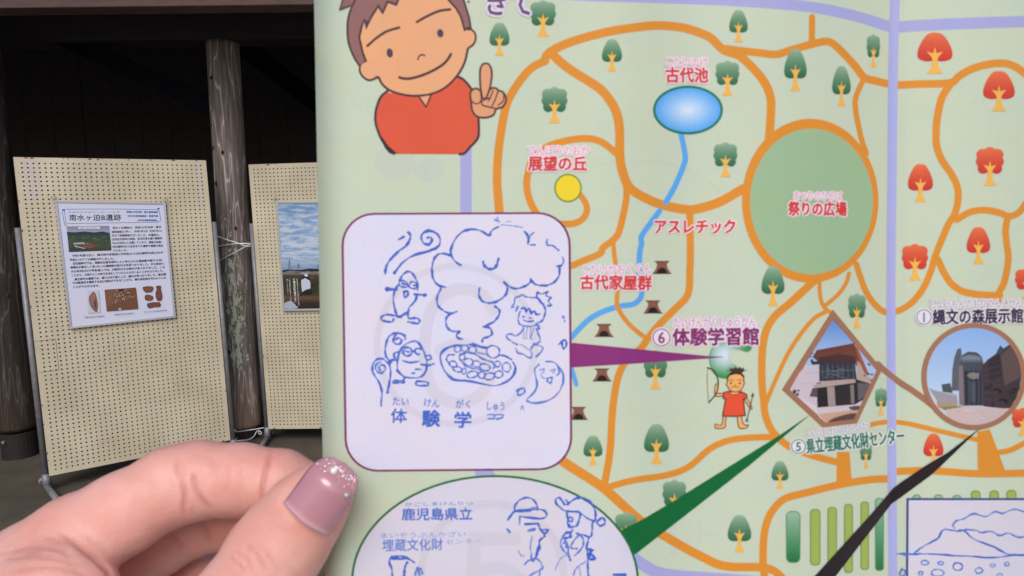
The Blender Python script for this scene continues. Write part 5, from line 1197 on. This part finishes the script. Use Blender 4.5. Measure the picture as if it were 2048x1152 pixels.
cc = np.zeros((len(V), 3), np.float32); cc[:, 0] = np.clip(red*.5, 0, .55)
skin = mesh_obj('skin', W_.tolist(), Fh, M_skin, hand, True, cc)
# ---- thumb nail
def march(px, py, ch, k, d0=.120, n=60):
    r_ = np.array([(px-1024)/F, (py-576)/F, 1.0], np.float32); d_ = d0
    for _ in range(n):
        s_ = float(chain((r_*d_)[None], ch, k)[0]); d_ += s_*.9
        if s_ < 2e-5: return d_
        if d_ > .16: return None
    return d_ if s_ < .0004 else None
NS, NT = 34, 25; nv_, ncol, nf = [], [], []
for i in range(NS+1):
    s_ = i/NS; a = -522+s_*146
    hw = (53.5+.5*s_)*(1 if s_ < .58 else max(0, 1-((s_-.58)/.42)**2.7)**.42)
    nc = 1088.5+4.5*s_
    fr_ = .1372+.0008*s_ + (0 if s_ < .55 else .0066*((s_-.55)/.45)**1.9)
    for j in range(NT+1):
        tt_ = -1+2*j/NT; x_ = hw*tt_; R_ = 66
        n_ = nc+x_; dpx = R_-math.sqrt(max(1, R_*R_-(x_*.98)**2))
        base_sag = (5*tt_*tt_+7*max(0, -tt_))*(1-s_)**6          # curved cuticle line
        aa = a+base_sag+(0 if i else -2+ 0)
        d_ = fr_+dpx*.140/F*.92
        px, py = aa*.563+n_*.826, -aa*.826+n_*.563
        nv_.append(at(px, py, d_))
        u_ = s_; lunula = max(0, 1-s_/.10) ; gl = max(0, (s_-.80)/.2)
        c = np.array(lin((186, 130, 142))); c = c*(1-lunula*.0)+np.array(lin((214, 160, 168)))*0
        c = c*(1-min(1, lunula)) + np.array(lin((216, 168, 180)))*min(1, lunula)
        ncol.append(c*(1-.12*gl))
for i in range(NS):
    for j in range(NT):
        q = i*(NT+1)+j; nf.append((q, q+1, q+NT+2, q+NT+1))
M_nail = bpy.data.materials.new('gel_nail_polish'); M_nail.use_nodes = True; t = M_nail.node_tree; bs = t.nodes['Principled BSDF']
bs.inputs['Roughness'].default_value = .3; bs.inputs['Coat Weight'].default_value = 1; bs.inputs['Coat Roughness'].default_value = .03
at_ = t.nodes.new('ShaderNodeAttribute'); at_.attribute_name = 'Col'; t.links.new(at_.outputs['Color'], bs.inputs['Base Color'])
nail = mesh_obj('fingernail', nv_, nf, M_nail, hand, True, np.array(ncol))
bmn = bmesh.new(); bmn.from_mesh(nail.data); bmesh.ops.recalc_face_normals(bmn, faces=bmn.faces)
bmn.faces.ensure_lookup_table()
if bmn.faces[len(bmn.faces)//2].normal.dot(Vector(FW)) > 0: bmesh.ops.reverse_faces(bmn, faces=bmn.faces)
bmn.to_mesh(nail.data); bmn.free()
sm_ = nail.modifiers.new('thickness', 'SOLIDIFY'); sm_.thickness = .0006; sm_.offset = -1
# glitter flakes set in the polish near the tip, and two gems
M_gl = mat('glitter_flake', (.85, .72, .74), .18, .9); M_gem = mat('clear_gem', (.92, .93, .9), .08, .2, spec=.9)
mb = MB()
def nail_pt(s_, tt_):
    i = min(NS, max(0, s_*NS)); j = min(NT, max(0, (tt_+1)/2*NT)); i0, j0 = int(min(i, NS-1)), int(min(j, NT-1)); fi, fj = i-i0, j-j0
    g = lambda a, b_: nv_[a*(NT+1)+b_]
    return g(i0, j0)*(1-fi)*(1-fj)+g(i0+1, j0)*fi*(1-fj)+g(i0, j0+1)*(1-fi)*fj+g(i0+1, j0+1)*fi*fj
for k in range(520):
    s_ = .93-abs(random.gauss(0, .085)); tt_ = random.uniform(-.9, .9)
    if s_ < .5 or s_ > .965: continue
    p = nail_pt(s_, tt_); r = random.uniform(.00004, .00010); nrm_ = (-Vector(FW)+Vector((random.gauss(0, .45), 0, random.gauss(.2, .45)))).normalized()
    x_ = nrm_.orthogonal().normalized(); y_ = nrm_.cross(x_); p = p-Vector(FW)*.00012
    mb.add([p+(x_*math.cos(q*1.0472)+y_*math.sin(q*1.0472))*r for q in range(6)], [(0, 1, 2, 3, 4, 5)])
gl_ = mb.build('glitter', M_gl, nail); gl_.matrix_parent_inverse = Matrix(); gl_['kind'] = 'stuff'
def gem(s_, tt_, r):
    pos = nail_pt(s_, tt_)-Vector(FW)*.0003
    g = bmesh.new(); bmesh.ops.create_uvsphere(g, u_segments=16, v_segments=8, radius=r)
    me = bpy.data.meshes.new('nail_gem'); g.to_mesh(me); g.free(); me.materials.append(M_gem)
    for p_ in me.polygons: p_.use_smooth = True
    o = bpy.data.objects.new('nail_gem', me); COL.objects.link(o); o.parent = nail; o.matrix_parent_inverse = Matrix(); o.location = pos
    return o
GEMS = [gem(.83, -.2, .00078), gem(.65, .74, .0007)]
GEMS[1].data = GEMS[1].data.copy(); GEMS[1].data.materials[0] = mat('dull_gem', (.42, .46, .40), .15, .3)
